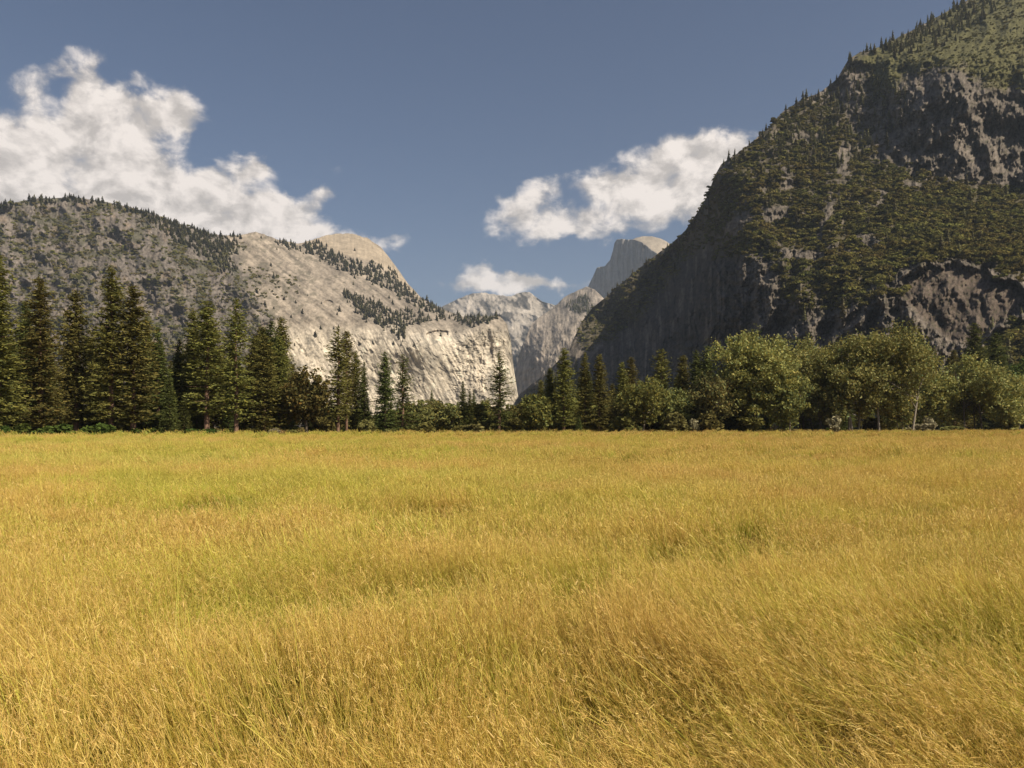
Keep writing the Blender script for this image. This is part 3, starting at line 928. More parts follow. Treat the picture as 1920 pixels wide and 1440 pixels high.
def broadleaf_meshes(seed, h, w, mat, bark, base=0.12, stems=1, leaf=0.30, n_leaf=9000, lean=0.0, droopy=0.0, flat=1.0):
    """Trunk (with limbs) and crown of a broad-leaved tree h tall and w wide."""
    r = np.random.default_rng(seed)
    parts = []
    nblob = 30
    zc = h * (base + (1 - base) * 0.52)
    bl = []
    for k in range(nblob):
        d = rand_dirs(1, r)[0]
        q = r.uniform(0.35, 0.92)
        c = np.array((d[0] * w * 0.5 * q, d[1] * w * 0.5 * q, zc + d[2] * h * (1 - base) * 0.46 * q))
        # narrower at the very bottom
        c[:2] *= 0.65 + 0.35 * min(1, (c[2] - base * h) / (0.35 * h) + 0.3)
        c[0] += lean * c[2]
        bl.append((c, r.uniform(0.16, 0.27) * (w + h * 0.7) * 0.5))
    for s in range(stems):
        off = np.array((r.normal() * 0.16 * w, r.normal() * 0.12 * w, 0)) if stems > 1 else np.zeros(3)
        top = np.array((off[0] * 1.6 + r.normal() * 0.08 * w + lean * h * 0.8, off[1] * 1.5, h * 0.8))
        mid = off * 1.1 + np.array((lean * h * 0.4 + r.normal() * 0.03 * h, r.normal() * 0.02 * h, h * 0.42))
        r0 = h * (0.018 if stems == 1 else 0.011)
        parts.append(tube([off + (0, 0, -0.3), off + (0, 0, 0.5), mid, top], [r0 * 1.3, r0, r0 * 0.65, 0.03], 8))
        for c, br in bl[s::stems]:
            st = off + (mid - off) * r.uniform(0.55, 1.0)
            if c[2] > st[2]:
                m1 = st + (c - st) * 0.5 + r.normal(size=3) * 0.04 * h
                parts.append(tube([st, m1, c], [r0 * 0.42, r0 * 0.25, 0.02], 5))
    tv, tf = join(parts)
    wts = np.array([b for _, b in bl]) ** 2
    wts = wts / wts.sum()
    cen, shade = [], []
    for (c, br), k in zip(bl, r.multinomial(n_leaf, wts)):
        d = rand_dirs(k, r)
        q = r.uniform(0.25, 1.0, k) ** 0.45
        # sprays: leaves pull together along a few shoots of each limb
        shoots = rand_dirs(9, r)
        dots = d @ shoots.T
        near = shoots[dots.argmax(1)]
        d = d * 0.62 + near * 0.38
        d /= np.linalg.norm(d, axis=1)[:, None]
        p = c + d * q[:, None] * br * np.array((1.0, 1.0, 0.82 * flat)) * (1 + 0.22 * r.normal(size=(k, 1)))
        if droopy:
            p[:, 2] -= droopy * r.uniform(0, 1, k) * br * (q ** 2)
        cen.append(p)
        shade.append(r.uniform(0.65, 1.35, k) * r.uniform(0.85, 1.15))
    cen = np.concatenate(cen)
    shade = np.concatenate(shade)
    cen[:, 2] = np.maximum(cen[:, 2], 0.15 + 0.3 * r.random(len(cen)))
    n = len(cen)
    u = rand_dirs(n, r)
    v = np.cross(u, rand_dirs(n, r))
    v /= np.linalg.norm(v, axis=1)[:, None] + 1e-9
    sz = leaf * r.uniform(0.6, 1.4, n)[:, None]
    qv, qf = quads(cen, u * sz * 0.62, v * sz * 0.42)
    sh = np.repeat(shade, 4)[:, None]
    hue = np.repeat(r.normal(size=n), 4)[:, None] * 0.10
    col = np.concatenate([sh * (1 + hue), sh, sh * (1 - hue)], 1)
    return (mesh_np("broadleaf_trunk", tv, tf, bark, smooth=True), mesh_np("broadleaf_crown", qv, qf, mat, np.clip(col, 0.2, 2)))


def shrub_mesh(seed, mat, n=900, leaf=0.10, name="shrub_foliage", w=1.0, h=1.0, bark=None):
    """A unit shrub: about 1 m wide and 1 m tall, many small leaves over short stems."""
    r = np.random.default_rng(seed)
    bl = []
    for k in range(10):
        a = r.uniform(0, 6.28)
        q = r.uniform(0, 0.33)
        bl.append((np.array((math.cos(a) * q * w, math.sin(a) * q * w, r.uniform(0.25, 0.75) * h)), r.uniform(0.14, 0.26)))
    cen = []
    for c, br in bl:
        k = n // 10
        d = rand_dirs(k, r)
        cen.append(c + d * br * (r.uniform(0.3, 1.1, k) ** 0.5)[:, None])
    cen = np.concatenate(cen)
    cen[:, 2] = np.abs(cen[:, 2]) + 0.02
    k = len(cen)
    u = rand_dirs(k, r)
    v = np.cross(u, rand_dirs(k, r))
    v /= np.linalg.norm(v, axis=1)[:, None] + 1e-9
    sz = leaf * r.uniform(0.6, 1.4, k)[:, None]
    qv, qf = quads(cen, u * sz * 0.6, v * sz * 0.4)
    sh = np.repeat(r.uniform(0.65, 1.35, k), 4)[:, None]
    stems = [tube([(0, 0, -0.1), c * np.array((0.5, 0.5, 0.5)), c], [0.02, 0.012, 0.005], 4) for c, _ in bl]
    sv, sf = join(stems)
    V = np.concatenate([qv, sv])
    Fq = np.concatenate([qf, sf + len(qv)])
    col = np.concatenate([np.repeat(sh, 3, 1), np.full((len(sv), 3), 0.9)])
    mi = np.concatenate([np.zeros(len(qf), int), np.ones(len(sf), int)])
    return mesh_np(name, V, Fq, [mat, bark or M_BARK_DARK], np.clip(col, 0.2, 2), mat_idx=mi)


def edge_y(px):
    """Distance of the meadow's far edge, where the front trees stand."""
    return np.interp(px, [-300, 0, 300, 600, 960, 1400, 1650, 1920, 2300], [118, 128, 148, 165, 178, 186, 200, 255, 330])


# the prototypes (data only; the first tree of a kind uses them as they are)
CON = [conifer_meshes(21, 30, 5.4, 0.07, 0.60, 0.28, 1.50, M_NEEDLE),            # 0 broad full
       conifer_meshes(22, 30, 4.6, 0.08, 0.64, 0.25, 1.45, M_NEEDLE),            # 1 narrower
       conifer_meshes(23, 30, 5.2, 0.17, 0.55, 0.22, 1.2, M_NEEDLE, 0.15),       # 2 open, bare stem
       conifer_meshes(24, 30, 5.5, 0.04, 0.72, 0.30, 1.45, M_NEEDLE_GREEN),      # 3 fir
       conifer_meshes(25, 30, 5.6, 0.08, 0.68, 0.30, 0.95, M_NEEDLE_GREEN, 0.18),  # 4 gappy fir
       conifer_meshes(26, 30, 4.6, 0.03, 0.85, 0.20, 1.4, M_NEEDLE_GREEN)]       # 5 slim young
ALT = {0: [conifer_meshes(31, 30, 5.0, 0.05, 0.70, 0.32, 1.5, M_NEEDLE, 0.08), conifer_meshes(32, 30, 5.6, 0.10, 0.52, 0.24, 1.45, M_NEEDLE)],
       1: [conifer_meshes(33, 30, 4.9, 0.06, 0.74, 0.30, 1.35, M_NEEDLE, 0.10), conifer_meshes(34, 30, 4.3, 0.12, 0.55, 0.20, 1.45, M_NEEDLE)],
       2: [conifer_meshes(35, 30, 4.9, 0.14, 0.62, 0.26, 1.1, M_NEEDLE, 0.22), conifer_meshes(36, 30, 5.0, 0.22, 0.50, 0.2, 1.25, M_NEEDLE, 0.12)],
       3: [conifer_meshes(37, 30, 5.2, 0.03, 0.80, 0.34, 1.4, M_NEEDLE_GREEN), conifer_meshes(38, 30, 5.0, 0.06, 0.64, 0.26, 1.4, M_NEEDLE_GREEN, 0.08)],
       4: [], 5: [conifer_meshes(39, 30, 5.0, 0.02, 0.9, 0.24, 1.3, M_NEEDLE_GREEN)]}


def con_kind(k):
    return random.choice([CON[k]] + ALT[k])


def plant_tree(kind_meshes, name, px, y, h, proto_h, width=1.0, yaw=None, label=None, cat=None, group=None, tilt=0.0):
    x = (px - 960) / F * y
    z = float(ground_z(np.array(x), np.array(y)))
    e = bpy.data.objects.new(name, None)
    COL.objects.link(e)
    e.empty_display_size = 0.5
    s = h / proto_h
    e.location = (x, y, z)
    e.scale = (s * width, s * width, s)
    e.rotation_euler = (tilt, 0, random.uniform(0, 6.28) if yaw is None else yaw)
    tag(e, label, cat, group)
    for nm, me in zip(("trunk", "crown"), kind_meshes):
        link(nm, me, e)
    return e


def tree_px(k, px, top, dy=0.0, base=None, **kw):
    """A tree whose tip stands at the given row, at the meadow's edge plus dy metres."""
    y = float(edge_y(px)) + dy
    h = EYE + (HZ - top) / F * y
    return y, h


G_L, G_C, G_R = "conifers at the left of the meadow", "conifers in the middle of the treeline", "conifers at the right of the treeline"
# proto, px, tip row, metres behind the edge, width factor, label, group
TREES = [
    (0, -4, 470, 0, 1.00, "tall full conifer cut off by the left edge of the photo", G_L),
    (0, 76, 516, 3, 1.08, "broad dense conifer with a blunt double tip, second big tree from the left edge", G_L),
    (3, 47, 560, 16, 0.95, "green conifer half hidden behind the broad blunt-tipped conifer on the left", G_L),
    (1, 143, 543, 10, 0.95, "slim conifer between the blunt-tipped conifer and the tallest one", G_L),
    (0, 209, 497, 2, 1.02, "tallest conifer of the left-hand wood, dense with a pointed tip", G_L),
    (1, 250, 533, 0, 1.05, "conifer leaning close against the right side of the tallest left-hand conifer", G_L),
    (1, 274, 590, 12, 0.80, "thin dark conifer just right of the tallest left-hand pair", G_L),
    (3, 297, 612, 4, 0.95, "short green conifer in the dip of the left-hand treetops", G_L),
    (5, 318, 700, -2, 1.25, "small bright green young fir low at the meadow edge on the left", G_L),
    (3, 336, 634, 14, 0.90, "shaded conifer behind the young firs in the dip of the left-hand wood", G_L),
    (5, 345, 735, -1, 1.2, "lowest young fir beside the conifer with reddish lower branches", G_L),
    (1, 364, 582, 9, 0.90, "conifer tip rising just left of the conifer with reddish lower branches", G_L),
    (2, 388, 563, 0, 1.12, "wide conifer with reddish trunk and ragged dead lower branches", G_L),
    (2, 443, 556, -2, 0.95, "conifer with a long bare pinkish lower trunk, standing alone right of the reddish one", G_L),
    (0, 496, 626, 2, 1.08, "thick dark conifer with a flat-looking top left of the olive oak", G_L),
    (1, 524, 628, 6, 0.95, "narrow conifer tight behind the flat-topped one beside the olive oak", G_L),
    (1, 480, 628, 12, 0.95, "slim dark conifer at the left shoulder of the flat-topped one", G_L),
    (2, 634, 610, 0, 0.98, "open conifer with gaps and a red-brown trunk against the pale cliff", G_C),
    (2, 650, 618, 4, 0.75, "second tip crowding the right side of the open red-trunked conifer", G_C),
    (1, 667, 655, 8, 0.85, "small conifer behind the right side of the open red-trunked conifer", G_C),
    (3, 683, 677, 3, 0.80, "pointed small conifer standing over the round shrub before the cliff", G_C),
    (3, 722, 656, 0, 0.95, "left one of the two twin conifers before the pale cliff", G_C),
    (4, 755, 660, 1, 1.12, "right one of the two twin conifers, more see-through, before the pale cliff", G_C),
    (5, 868, 712, 10, 0.95, "small slender conifer tip over the low trees under the pale cliff", G_C),
    (5, 881, 733, 4, 1.15, "dark short conifer right beside the slender small tip under the pale cliff", G_C),
    (4, 936, 656, 0, 1.12, "lone well-shaped conifer standing where the pale cliff ends at the valley gap", G_C),
    (1, 1057, 652, 0, 1.05, "tall brownish conifer in front of the shaded mountain foot, right of the gap", G_C),
    (1, 1031, 690, 4, 1.0, "shorter brownish conifer at the left of the tall one by the valley gap", G_C),
    (1, 1097, 660, 2, 1.05, "left one of the close pair of brownish conifers right of the gap", G_R),
    (1, 1124, 663, 0, 1.05, "right one of the close pair of brownish conifers right of the gap", G_R),
    (5, 1085, 780, -4, 1.5, "tiny bright green conifer at the grass edge before the brownish pair", G_R),
    (1, 1166, 677, 12, 1.0, "left one of two conifer tips behind the pale leaning oak", G_R),
    (1, 1184, 669, 14, 1.0, "right one of two conifer tips behind the pale leaning oak", G_R),
    (2, 1240, 654, 16, 1.1, "loose conifer standing against the darkest part of the mountain", G_R),
    (1, 1281, 666, 12, 1.1, "conical conifer right of the loose one, before the dark mountain face", G_R),
    (3, 1306, 655, 26, 1.0, "left one of two dark conifer tips touching the cottonwood grove", G_R),
    (3, 1326, 648, 26, 1.0, "right one of two dark conifer tips touching the cottonwood grove", G_R),
    (3, 1722, 622, 70, 1.0, "dark conifer just right of the biggest cottonwood, under the clefts", G_R),
    (3, 1748, 652, 60, 1.0, "shaded conifer between the biggest cottonwood and the tall dark one at right", G_R),
    (1, 1788, 655, 50, 1.2, "squat dark conifer behind the right-hand cottonwoods", G_R),
    (3, 1827, 603, 80, 1.15, "tall green conifer standing before the bare rock slab on the right", G_R),
    (3, 1866, 622, 80, 1.3, "broad dark conifer at the right foot of the bare rock slab", G_R),
    (1, 1702, 640, 60, 0.9, "thin conifer tip showing over the right shoulder of the biggest cottonwood", G_R),
]
for (k, px, top, dy, wf, lab, grp) in TREES:
    y, h = tree_px(k, px, top, dy)
    plant_tree(con_kind(k), "conifer", px, y, h, 30.0, wf * random.uniform(1.08, 1.24), label=lab, cat="conifer", group=grp)

# filling of the wood behind the front row
def fill(n, x0, x1, top0, top1, d0, d1, lab, grp, kinds=(1, 3, 0)):
    for i in range(n):
        px = x0 + (x1 - x0) * (i + random.uniform(0.1, 0.9)) / n
        dy = random.uniform(d0, d1)
        y, h = tree_px(0, px, random.uniform(top0, top1), dy)
        k = random.choice(kinds)
        plant_tree(con_kind(k), "conifer", px, y, h, 30.0, random.uniform(0.95, 1.3), label=lab, cat="conifer", group=grp)


fill(32, -60, 560, 592, 690, 12, 45, "shaded conifer filling the gaps behind the front row of the left-hand wood", "conifers filling the left-hand wood")
fill(20, -60, 560, 690, 745, 4, 18, "low dark young conifer under the tall trees of the left-hand wood", "young conifers under the left-hand wood", (3, 5))
fill(34, 570, 1015, 728, 775, 10, 60, "small distant conifer in the low wood under the pale cliff", "small conifers under the pale cliff", (5, 3, 1))
fill(20, 985, 1400, 690, 748, 10, 60, "dark conifer in the shaded wood at the mountain foot, right of the gap", "conifers at the mountain foot", (1, 3))
fill(16, 1385, 1680, 690, 745, 16, 45, "dark conifer filling the shade behind the stems of the cottonwood grove", "conifers behind the cottonwood grove", (3, 1))
fill(9, 1660, 1960, 660, 705, 40, 110, "dim conifer in the shade behind the right-hand cottonwoods", "conifers behind the right-hand cottonwoods", (3, 1))

# broad-leaved trees: seed, px, tip row, width in pixels, dy, material, bark, options, label
G_B = "broad-leaved trees along the meadow edge"
BROAD = [
    (51, 575, 680, 92, 0, M_LEAF_OAK, M_BARK_DARK, dict(base=0.03, n_leaf=9000, leaf=0.36), "oak", "olive-brown rounded oak between the left-hand wood and the open conifer"),
    (52, 818, 752, 52, 14, M_LEAF_OAK, M_BARK_DARK, dict(base=0.02, n_leaf=3500, leaf=0.34), "oak", "left one of the low oaks in the gap under the pale cliff"),
    (53, 845, 756, 46, 6, M_LEAF_WILLOW, M_BARK_DARK, dict(base=0.02, n_leaf=3000, leaf=0.34), "willow", "pale low willow next to the small slender conifer under the cliff"),
    (54, 905, 752, 42, 8, M_LEAF_OAK, M_BARK_DARK, dict(base=0.02, n_leaf=3000, leaf=0.34), "oak", "round low oak just left of the lone well-shaped conifer"),
    (55, 790, 760, 40, 12, M_LEAF_WILLOW, M_BARK_DARK, dict(base=0.02, n_leaf=3000, leaf=0.34), "willow", "bushy low tree right of the see-through twin conifer"),
    (56, 1004, 738, 62, 0, M_LEAF_OAK, M_BARK_DARK, dict(base=0.02, n_leaf=5000, leaf=0.34), "oak", "rounded olive oak at the grass edge in the valley gap"),
    (57, 1206, 712, 104, 0, M_LEAF_OAK, M_BARK_PALE, dict(base=0.16, n_leaf=7500, leaf=0.34, lean=0.06), "oak", "spreading oak with a slanting pale trunk right of the brownish conifers"),
    (58, 1256, 722, 74, 4, M_LEAF_WILLOW, M_BARK_DARK, dict(base=0.03, n_leaf=5000, leaf=0.34), "willow", "grey-green willow right of the oak with the slanting trunk"),
    (59, 1340, 688, 86, 2, M_LEAF_WILLOW, M_BARK_PALE, dict(base=0.05, n_leaf=7000, leaf=0.34), "willow", "tall silvery willow at the left side of the cottonwood grove"),
    (60, 1420, 630, 165, 4, M_LEAF_COTTON, M_BARK_PALE, dict(base=0.13, stems=4, n_leaf=34000, leaf=0.31), "cottonwood", "wide cottonwood with thin white stems, left one of the grove"),
    (61, 1520, 634, 130, 14, M_LEAF_COTTON, M_BARK_DARK, dict(base=0.12, stems=3, n_leaf=26000, leaf=0.31), "cottonwood", "cottonwood in the middle of the grove, darker in the shade of its neighbours"),
    (62, 1640, 612, 182, 0, M_LEAF_COTTON, M_BARK_PALE, dict(base=0.14, stems=5, n_leaf=42000, leaf=0.31), "cottonwood", "biggest cottonwood with a high domed crown, right one of the grove"),
    (63, 1832, 668, 160, -8, M_LEAF_COTTON, M_BARK_DARK, dict(base=0.04, stems=3, n_leaf=32000, leaf=0.38), "cottonwood", "separate domed cottonwood nearest the right edge of the photo"),
    (64, 1752, 696, 78, 6, M_LEAF_COTTON, M_BARK_DARK, dict(base=0.04, stems=2, n_leaf=6000, leaf=0.42), "cottonwood", "small pale-topped cottonwood between the grove and the separate domed one"),
    (65, 1893, 688, 74, -4, M_LEAF_COTTON, M_BARK_DARK, dict(base=0.03, stems=2, n_leaf=6000, leaf=0.44), "cottonwood", "lower cottonwood hugging the right side of the separate domed one"),
    (66, 1925, 640, 120, 60, M_LEAF_GREEN, M_BARK_DARK, dict(base=0.05, n_leaf=8000, leaf=0.5), "oak", "big dark oak rising behind the cottonwoods at the right edge of the photo"),
    (67, 1470, 690, 90, -2, M_LEAF_WILLOW, M_BARK_PALE, dict(base=0.08, stems=2, n_leaf=5500, leaf=0.36), "willow", "lower leafy tree filling the front between the two left cottonwoods"),
    (68, 1690, 715, 70, -4, M_LEAF_COTTON, M_BARK_PALE, dict(base=0.03, stems=2, n_leaf=5000, leaf=0.36), "cottonwood", "leafy side growth at the lower right of the biggest cottonwood"),
    (69, 1560, 720, 70, 2, M_LEAF_WILLOW, M_BARK_DARK, dict(base=0.05, stems=2, n_leaf=4500, leaf=0.36), "willow", "dim low tree in the shade between the middle and the biggest cottonwood"),
]
for (sd, px, top, wpx, dy, mt, bk, opt, kind, lab) in BROAD:
    y, h = tree_px(0, px, top, dy)
    wid = wpx / F * y
    plant_tree(broadleaf_meshes(sd, h, wid, mt, bk, **opt), kind, px, y, h, h, 1.0, yaw=0.0, label=lab, cat=kind, group=G_B)

LOW = [broadleaf_meshes(81 + i, 9.0, 6.5 + i, (M_LEAF_OAK, M_LEAF_WILLOW, M_LEAF_OAK)[i], M_BARK_DARK, base=0.02, n_leaf=4200, leaf=0.40) for i in range(3)]


def fill_low(n, x0, x1, top0, top1, d0, d1, lab, grp):
    for i in range(n):
        px = x0 + (x1 - x0) * (i + random.uniform(0.1, 0.9)) / n
        y, h = tree_px(0, px, random.uniform(top0, top1), random.uniform(d0, d1))
        plant_tree(random.choice(LOW), "oak", px, y, h, 9.0, random.uniform(0.9, 1.2), label=lab, cat="oak", group=grp)


fill_low(26, 585, 1000, 748, 778, 4, 40, "low bushy oak in the continuous low wood under the pale cliff", "low oaks under the pale cliff")
fill_low(14, 985, 1400, 738, 765, 4, 30, "low bushy oak in the shaded wood right of the valley gap", "low oaks right of the valley gap")

# shrubs along the grass edge: px, width px, height px, dy, material, name, label
G_S = "shrubs along the grass edge"
SHRUBS = [
    (686, 36, 30, -3, M_LEAF_WILLOW, "round golden-green shrub under the pointed small conifer before the cliff"),
    (612, 34, 36, -1, M_LEAF_OAK, "brownish low shrub at the right foot of the olive oak"),
    (516, 34, 14, -6, M_LEAF_PALE, "pale low shrub at the grass edge below the flat-topped conifer"),
    (860, 38, 20, -2, M_LEAF_OAK, "low olive shrub left of the small round one under the cliff"),
    (888, 52, 22, -3, M_LEAF_WILLOW, "broad low shrub at the grass edge left of the lone conifer"),
    (1262, 58, 42, -3, M_LEAF_WILLOW, "rounded grey-green shrub under the willow right of the slanting oak"),
    (1325, 66, 40, -3, M_LEAF_OAK, "reddish-brown shrub at the left foot of the cottonwood grove"),
    (1302, 24, 30, -4, M_LEAF_PALE, "small whitish shrub beside the reddish-brown one"),
    (1561, 34, 34, -5, M_LEAF_PALE, "white-leaved shrub in the dark under the cottonwood grove"),
    (1724, 52, 20, -14, M_LEAF_PALE, "pale low shrub at the gap right of the biggest cottonwood"),
    (1742, 22, 34, -12, M_LEAF_PALE, "taller pale shrub at the gap right of the biggest cottonwood"),
    (1790, 60, 14, -22, M_LEAF_WILLOW, "flat low shrub before the separate domed cottonwood"),
    (1900, 60, 44, -20, M_LEAF_COTTON, "leafy shrub at the right foot of the separate domed cottonwood"),
    (1165, 50, 34, -1, M_LEAF_OAK, "dusky shrub at the left of the slanting pale trunk"),
    (960, 46, 30, 0, M_LEAF_OAK, "dusky low shrub right at the foot of the lone well-shaped conifer"),
    (800, 50, 26, 0, M_LEAF_OAK, "dim low shrub at the grass edge right of the twin conifers"),
    (1405, 60, 34, 1, M_LEAF_OAK, "dim shrub between the white stems of the left cottonwood"),
    (1640, 70, 30, 4, M_LEAF_OAK, "dim shrub behind the white stems of the biggest cottonwood"),
]
for i in range(9):
    SHRUBS.append((8 + i * 27, 44, 24 + 8 * math.sin(i * 2.1), -3.5 + 0.5 * math.sin(i * 1.3), M_LEAF_GREEN, "bright green shrub in the low leafy strip under the left-hand wood"))
for i in range(6):
    SHRUBS.append((262 + i * 34, 40, 14 + 3 * math.sin(i * 2.1), -1.5, M_LEAF_GREEN, "small green shrub in the thin strip under the tallest left-hand conifers"))
shrub_cache = {}
for i, (px, wp, hp, dy, mt, lab) in enumerate(SHRUBS):
    y = float(edge_y(px)) + dy
    x = (px - 960) / F * y
    key = (mt.name, i % 3)
    if key not in shrub_cache:
        shrub_cache[key] = shrub_mesh(100 + i, mt)
    o = link("shrub", shrub_cache[key])
    o.location = (x, y, float(ground_z(np.array(x), np.array(y))))
    s = wp / F * y / 0.95
    o.scale = (s, s, (hp + 3) / F * y)
    o.rotation_euler = (0, 0, i * 1.7)
    tag(o, lab, "shrub", G_S)

# scrubby low growth that frays the edge of the meadow
for i in range(30):
    px = -20 + i * 66 + random.uniform(-28, 28)
    y = float(edge_y(px)) - random.uniform(1.0, 9.0)
    x = (px - 960) / F * y
    mt = random.choice((M_LEAF_OAK, M_LEAF_WILLOW, M_LEAF_OAK, M_LEAF_GREEN))
    key = (mt.name, "low")
    if key not in shrub_cache:
        shrub_cache[key] = shrub_mesh(200 + i, mt)
    o = link("shrub", shrub_cache[key])
    o.location = (x, y, float(ground_z(np.array(x), np.array(y))))
    sw = random.uniform(1.2, 3.4)
    o.scale = (sw, sw, random.uniform(0.8, 1.9))
    o.rotation_euler = (0, 0, random.uniform(0, 6.28))
    tag(o, "low scrubby bush fraying the far edge of the meadow", "shrub", "low bushes along the ragged meadow edge")

# a stalky yellow bush standing out in the grass
y = 118.0
o = link("shrub", shrub_mesh(190, mat_leaf("dry_bush_leaves", (0.34, 0.25, 0.10), 0.3, 0.1)))
o.location = ((530 - 960) / F * y, y, 0)
o.scale = (1.3, 1.3, 1.5)
tag(o, "dry straw-coloured bush standing alone in the far grass on the left", "shrub", "shrubs along the grass edge")


# ------------------------------------------------------------------ trees and brush on the mountains
def small_conifer(seed, mat):
    """A conifer 1 m tall and light enough for a mountainside."""
    r = np.random.default_rng(seed)
    cen, U, V = [], [], []
    for z in np.linspace(0.08, 0.97, 22):
        rad = 0.17 * (1 - z) ** 0.75 * r.uniform(0.75, 1.2) + 0.012
        for k in range(7):
            a = r.uniform(0, 6.28)
            d = np.array((math.cos(a), math.sin(a), -0.25))
            sd = np.array((-math.sin(a), math.cos(a), r.normal() * 0.4))
            q = r.uniform(0.35, 0.8)
            cen.append(d * rad * q + (0, 0, z))
            U.append(d * rad * 0.45)
            V.append(sd * rad * 0.32 + np.array((0, 0, 0.012)))
    v, f = quads(np.array(cen), np.array(U), np.array(V))
    tv, tf = tube([(0, 0, -0.06), (0, 0, 0.5), (0, 0, 0.97)], [0.013, 0.009, 0.002], 4)
    sh = np.repeat(r.uniform(0.6, 1.4, len(f)), 4)[:, None] * np.ones((1, 3))
    return mesh_np("mountain_conifer", np.concatenate([v, tv]), np.concatenate([f, tf + len(v)]), [mat, M_BARK_PINE],
                   np.concatenate([sh, np.ones((len(tv), 3))]), mat_idx=np.concatenate([np.zeros(len(f), int), np.ones(len(tf), int)]))


def blob_shrub(seed, mat, n=190):
    r = np.random.default_rng(seed)
    bl = [(np.array((r.normal() * 0.22, r.normal() * 0.22, r.uniform(0.2, 0.55))), r.uniform(0.2, 0.34)) for _ in range(6)]
    cen, nr = [], []
    for c, br in bl:
        d = rand_dirs(n // 6, r)
        d[:, 2] = np.abs(d[:, 2]) * 0.9 - 0.15
        cen.append(c + d * br)
        nr.append(d)
    cen, nr = np.concatenate(cen), np.concatenate(nr)
    nr = nr + 0.7 * rand_dirs(len(nr), r)
    u = np.cross(nr, rand_dirs(len(nr), r))
    u /= np.linalg.norm(u, axis=1)[:, None]
    v = np.cross(nr, u)
    v /= np.linalg.norm(v, axis=1)[:, None]
    sz = 0.10 * r.uniform(0.6, 1.4, len(cen))[:, None]
    qv, qf = quads(cen, u * sz, v * sz * 0.8)
    sh = np.repeat(r.uniform(0.65, 1.35, len(qf)), 4)[:, None] * np.ones((1, 3))
    return mesh_np("mountain_shrub", qv, qf, mat, sh)


SC_PROTO = [small_conifer(300 + i, M_FAR_PINE) for i in range(5)]
SH_PROTO = [blob_shrub(320 + i, M_BRUSH) for i in range(5)]


def sample(wall, n, box, dens, seed):
    r = np.random.default_rng(seed)
    px = r.uniform(box[0], box[2], n)
    py = r.uniform(box[1], box[3], n)
    P, ok = wall.at(px, py)
    ok &= r.random(n) < dens(px, py)
    return P[ok], px[ok], py[ok]


def yaw_rots(n, r):
    e = np.zeros((n, 3))
    e[:, 2] = r.uniform(0, 6.28, n)
    e[:, :2] = r.normal(size=(n, 2)) * 0.04
    return e


def ridge_dist(wall, px, py):
    c = np.clip((px - wall.x0) / (wall.x1 - wall.x0) * (wall.nx - 1), 0, wall.nx - 1).astype(int)
    return py - wall.rid[c]


FOREST_A = [
    [(232, 384), (300, 402), (352, 424), (405, 440), (440, 452), (450, 478), (425, 480), (452, 520), (415, 510), (365, 470), (320, 448), (280, 415)],
    [(560, 458), (600, 455), (640, 478), (690, 500), (700, 488), (735, 505), (742, 514), (770, 545), (792, 562), (880, 592), (935, 592), (932, 602), (880, 612), (830, 598), (790, 580), (762, 566), (735, 548), (690, 528), (640, 510), (600, 490), (572, 470)],
    [(645, 548), (682, 560), (742, 582), (802, 590), (822, 602), (765, 612), (752, 648), (742, 625), (700, 608), (662, 584)],
    [(500, 448), (560, 458), (600, 478), (575, 480), (530, 462)],
]


def forest_A(x, y):
    d = np.full(x.shape, -99.0)
    for p in FOREST_A:
        d = np.maximum(d, poly_dist(p, x, y))
    m = sstep(-3, 4, d + 5 * fbm(x / 14, y / 10, 3, 0.6, 5.5))
    rd = ridge_dist(WALL_A, x, y)
    strip = ((x < 455) & (rd < 14) & (rd > 0)) * sstep(15, 3, rd)
    strip2 = ((x > 790) & (x < 940) & (rd < 14)) * 0.9
    few = 0.02 * pale_zone(x, y) * sstep(632, 600, y) * sstep(0.0, 0.4, fbm(x / 24, y / 14, 4, 0.6, 45)) * (1 - 0.8 * dome_zone(x, y))
    few = few + 0.006 * pale_zone(x, y) * (y > 600)
    return np.clip(0.95 * m + (strip + strip2) * sstep(-0.5, 0.15, fbm(x / 9, y * 0, 3, 0.6, 46)) + few, 0, 1)


def scrub_A(x, y):
    pz = pale_zone(x, y)
    sm = sstep(0.0, 0.35, fbm(x / 36, y / 28, 6, 0.62, 41) + 0.25 * fbm(x / 7, y / 6, 3, 0.6, 43))
    mix = sstep(-10, 10, poly_dist([(470, 500), (545, 510), (585, 545), (560, 560), (500, 560), (480, 640), (400, 600), (380, 520)], x, y))
    return np.clip((1 - pz) * (0.22 + 0.6 * sm) + 0.25 * mix, 0, 1) * (y < 740)


PA, _, _ = sample(WALL_A, 26000, (-150, 370, 945, 655), forest_A, 1)
r_ = np.random.default_rng(70)
# up to a hundred of the largest stand as single trees on each side; the rest are one wood
PS, _, _ = sample(WALL_A, 12000, (-150, 380, 620, 740), scrub_A, 2)
PD, _, _ = sample(WALL_D, 900, (1040, 545, 1130, 610), lambda x, y: 0.6 * sstep(-3, 4, poly_dist([(1060, 575), (1078, 560), (1100, 552), (1112, 585), (1085, 592)], x, y)), 3)


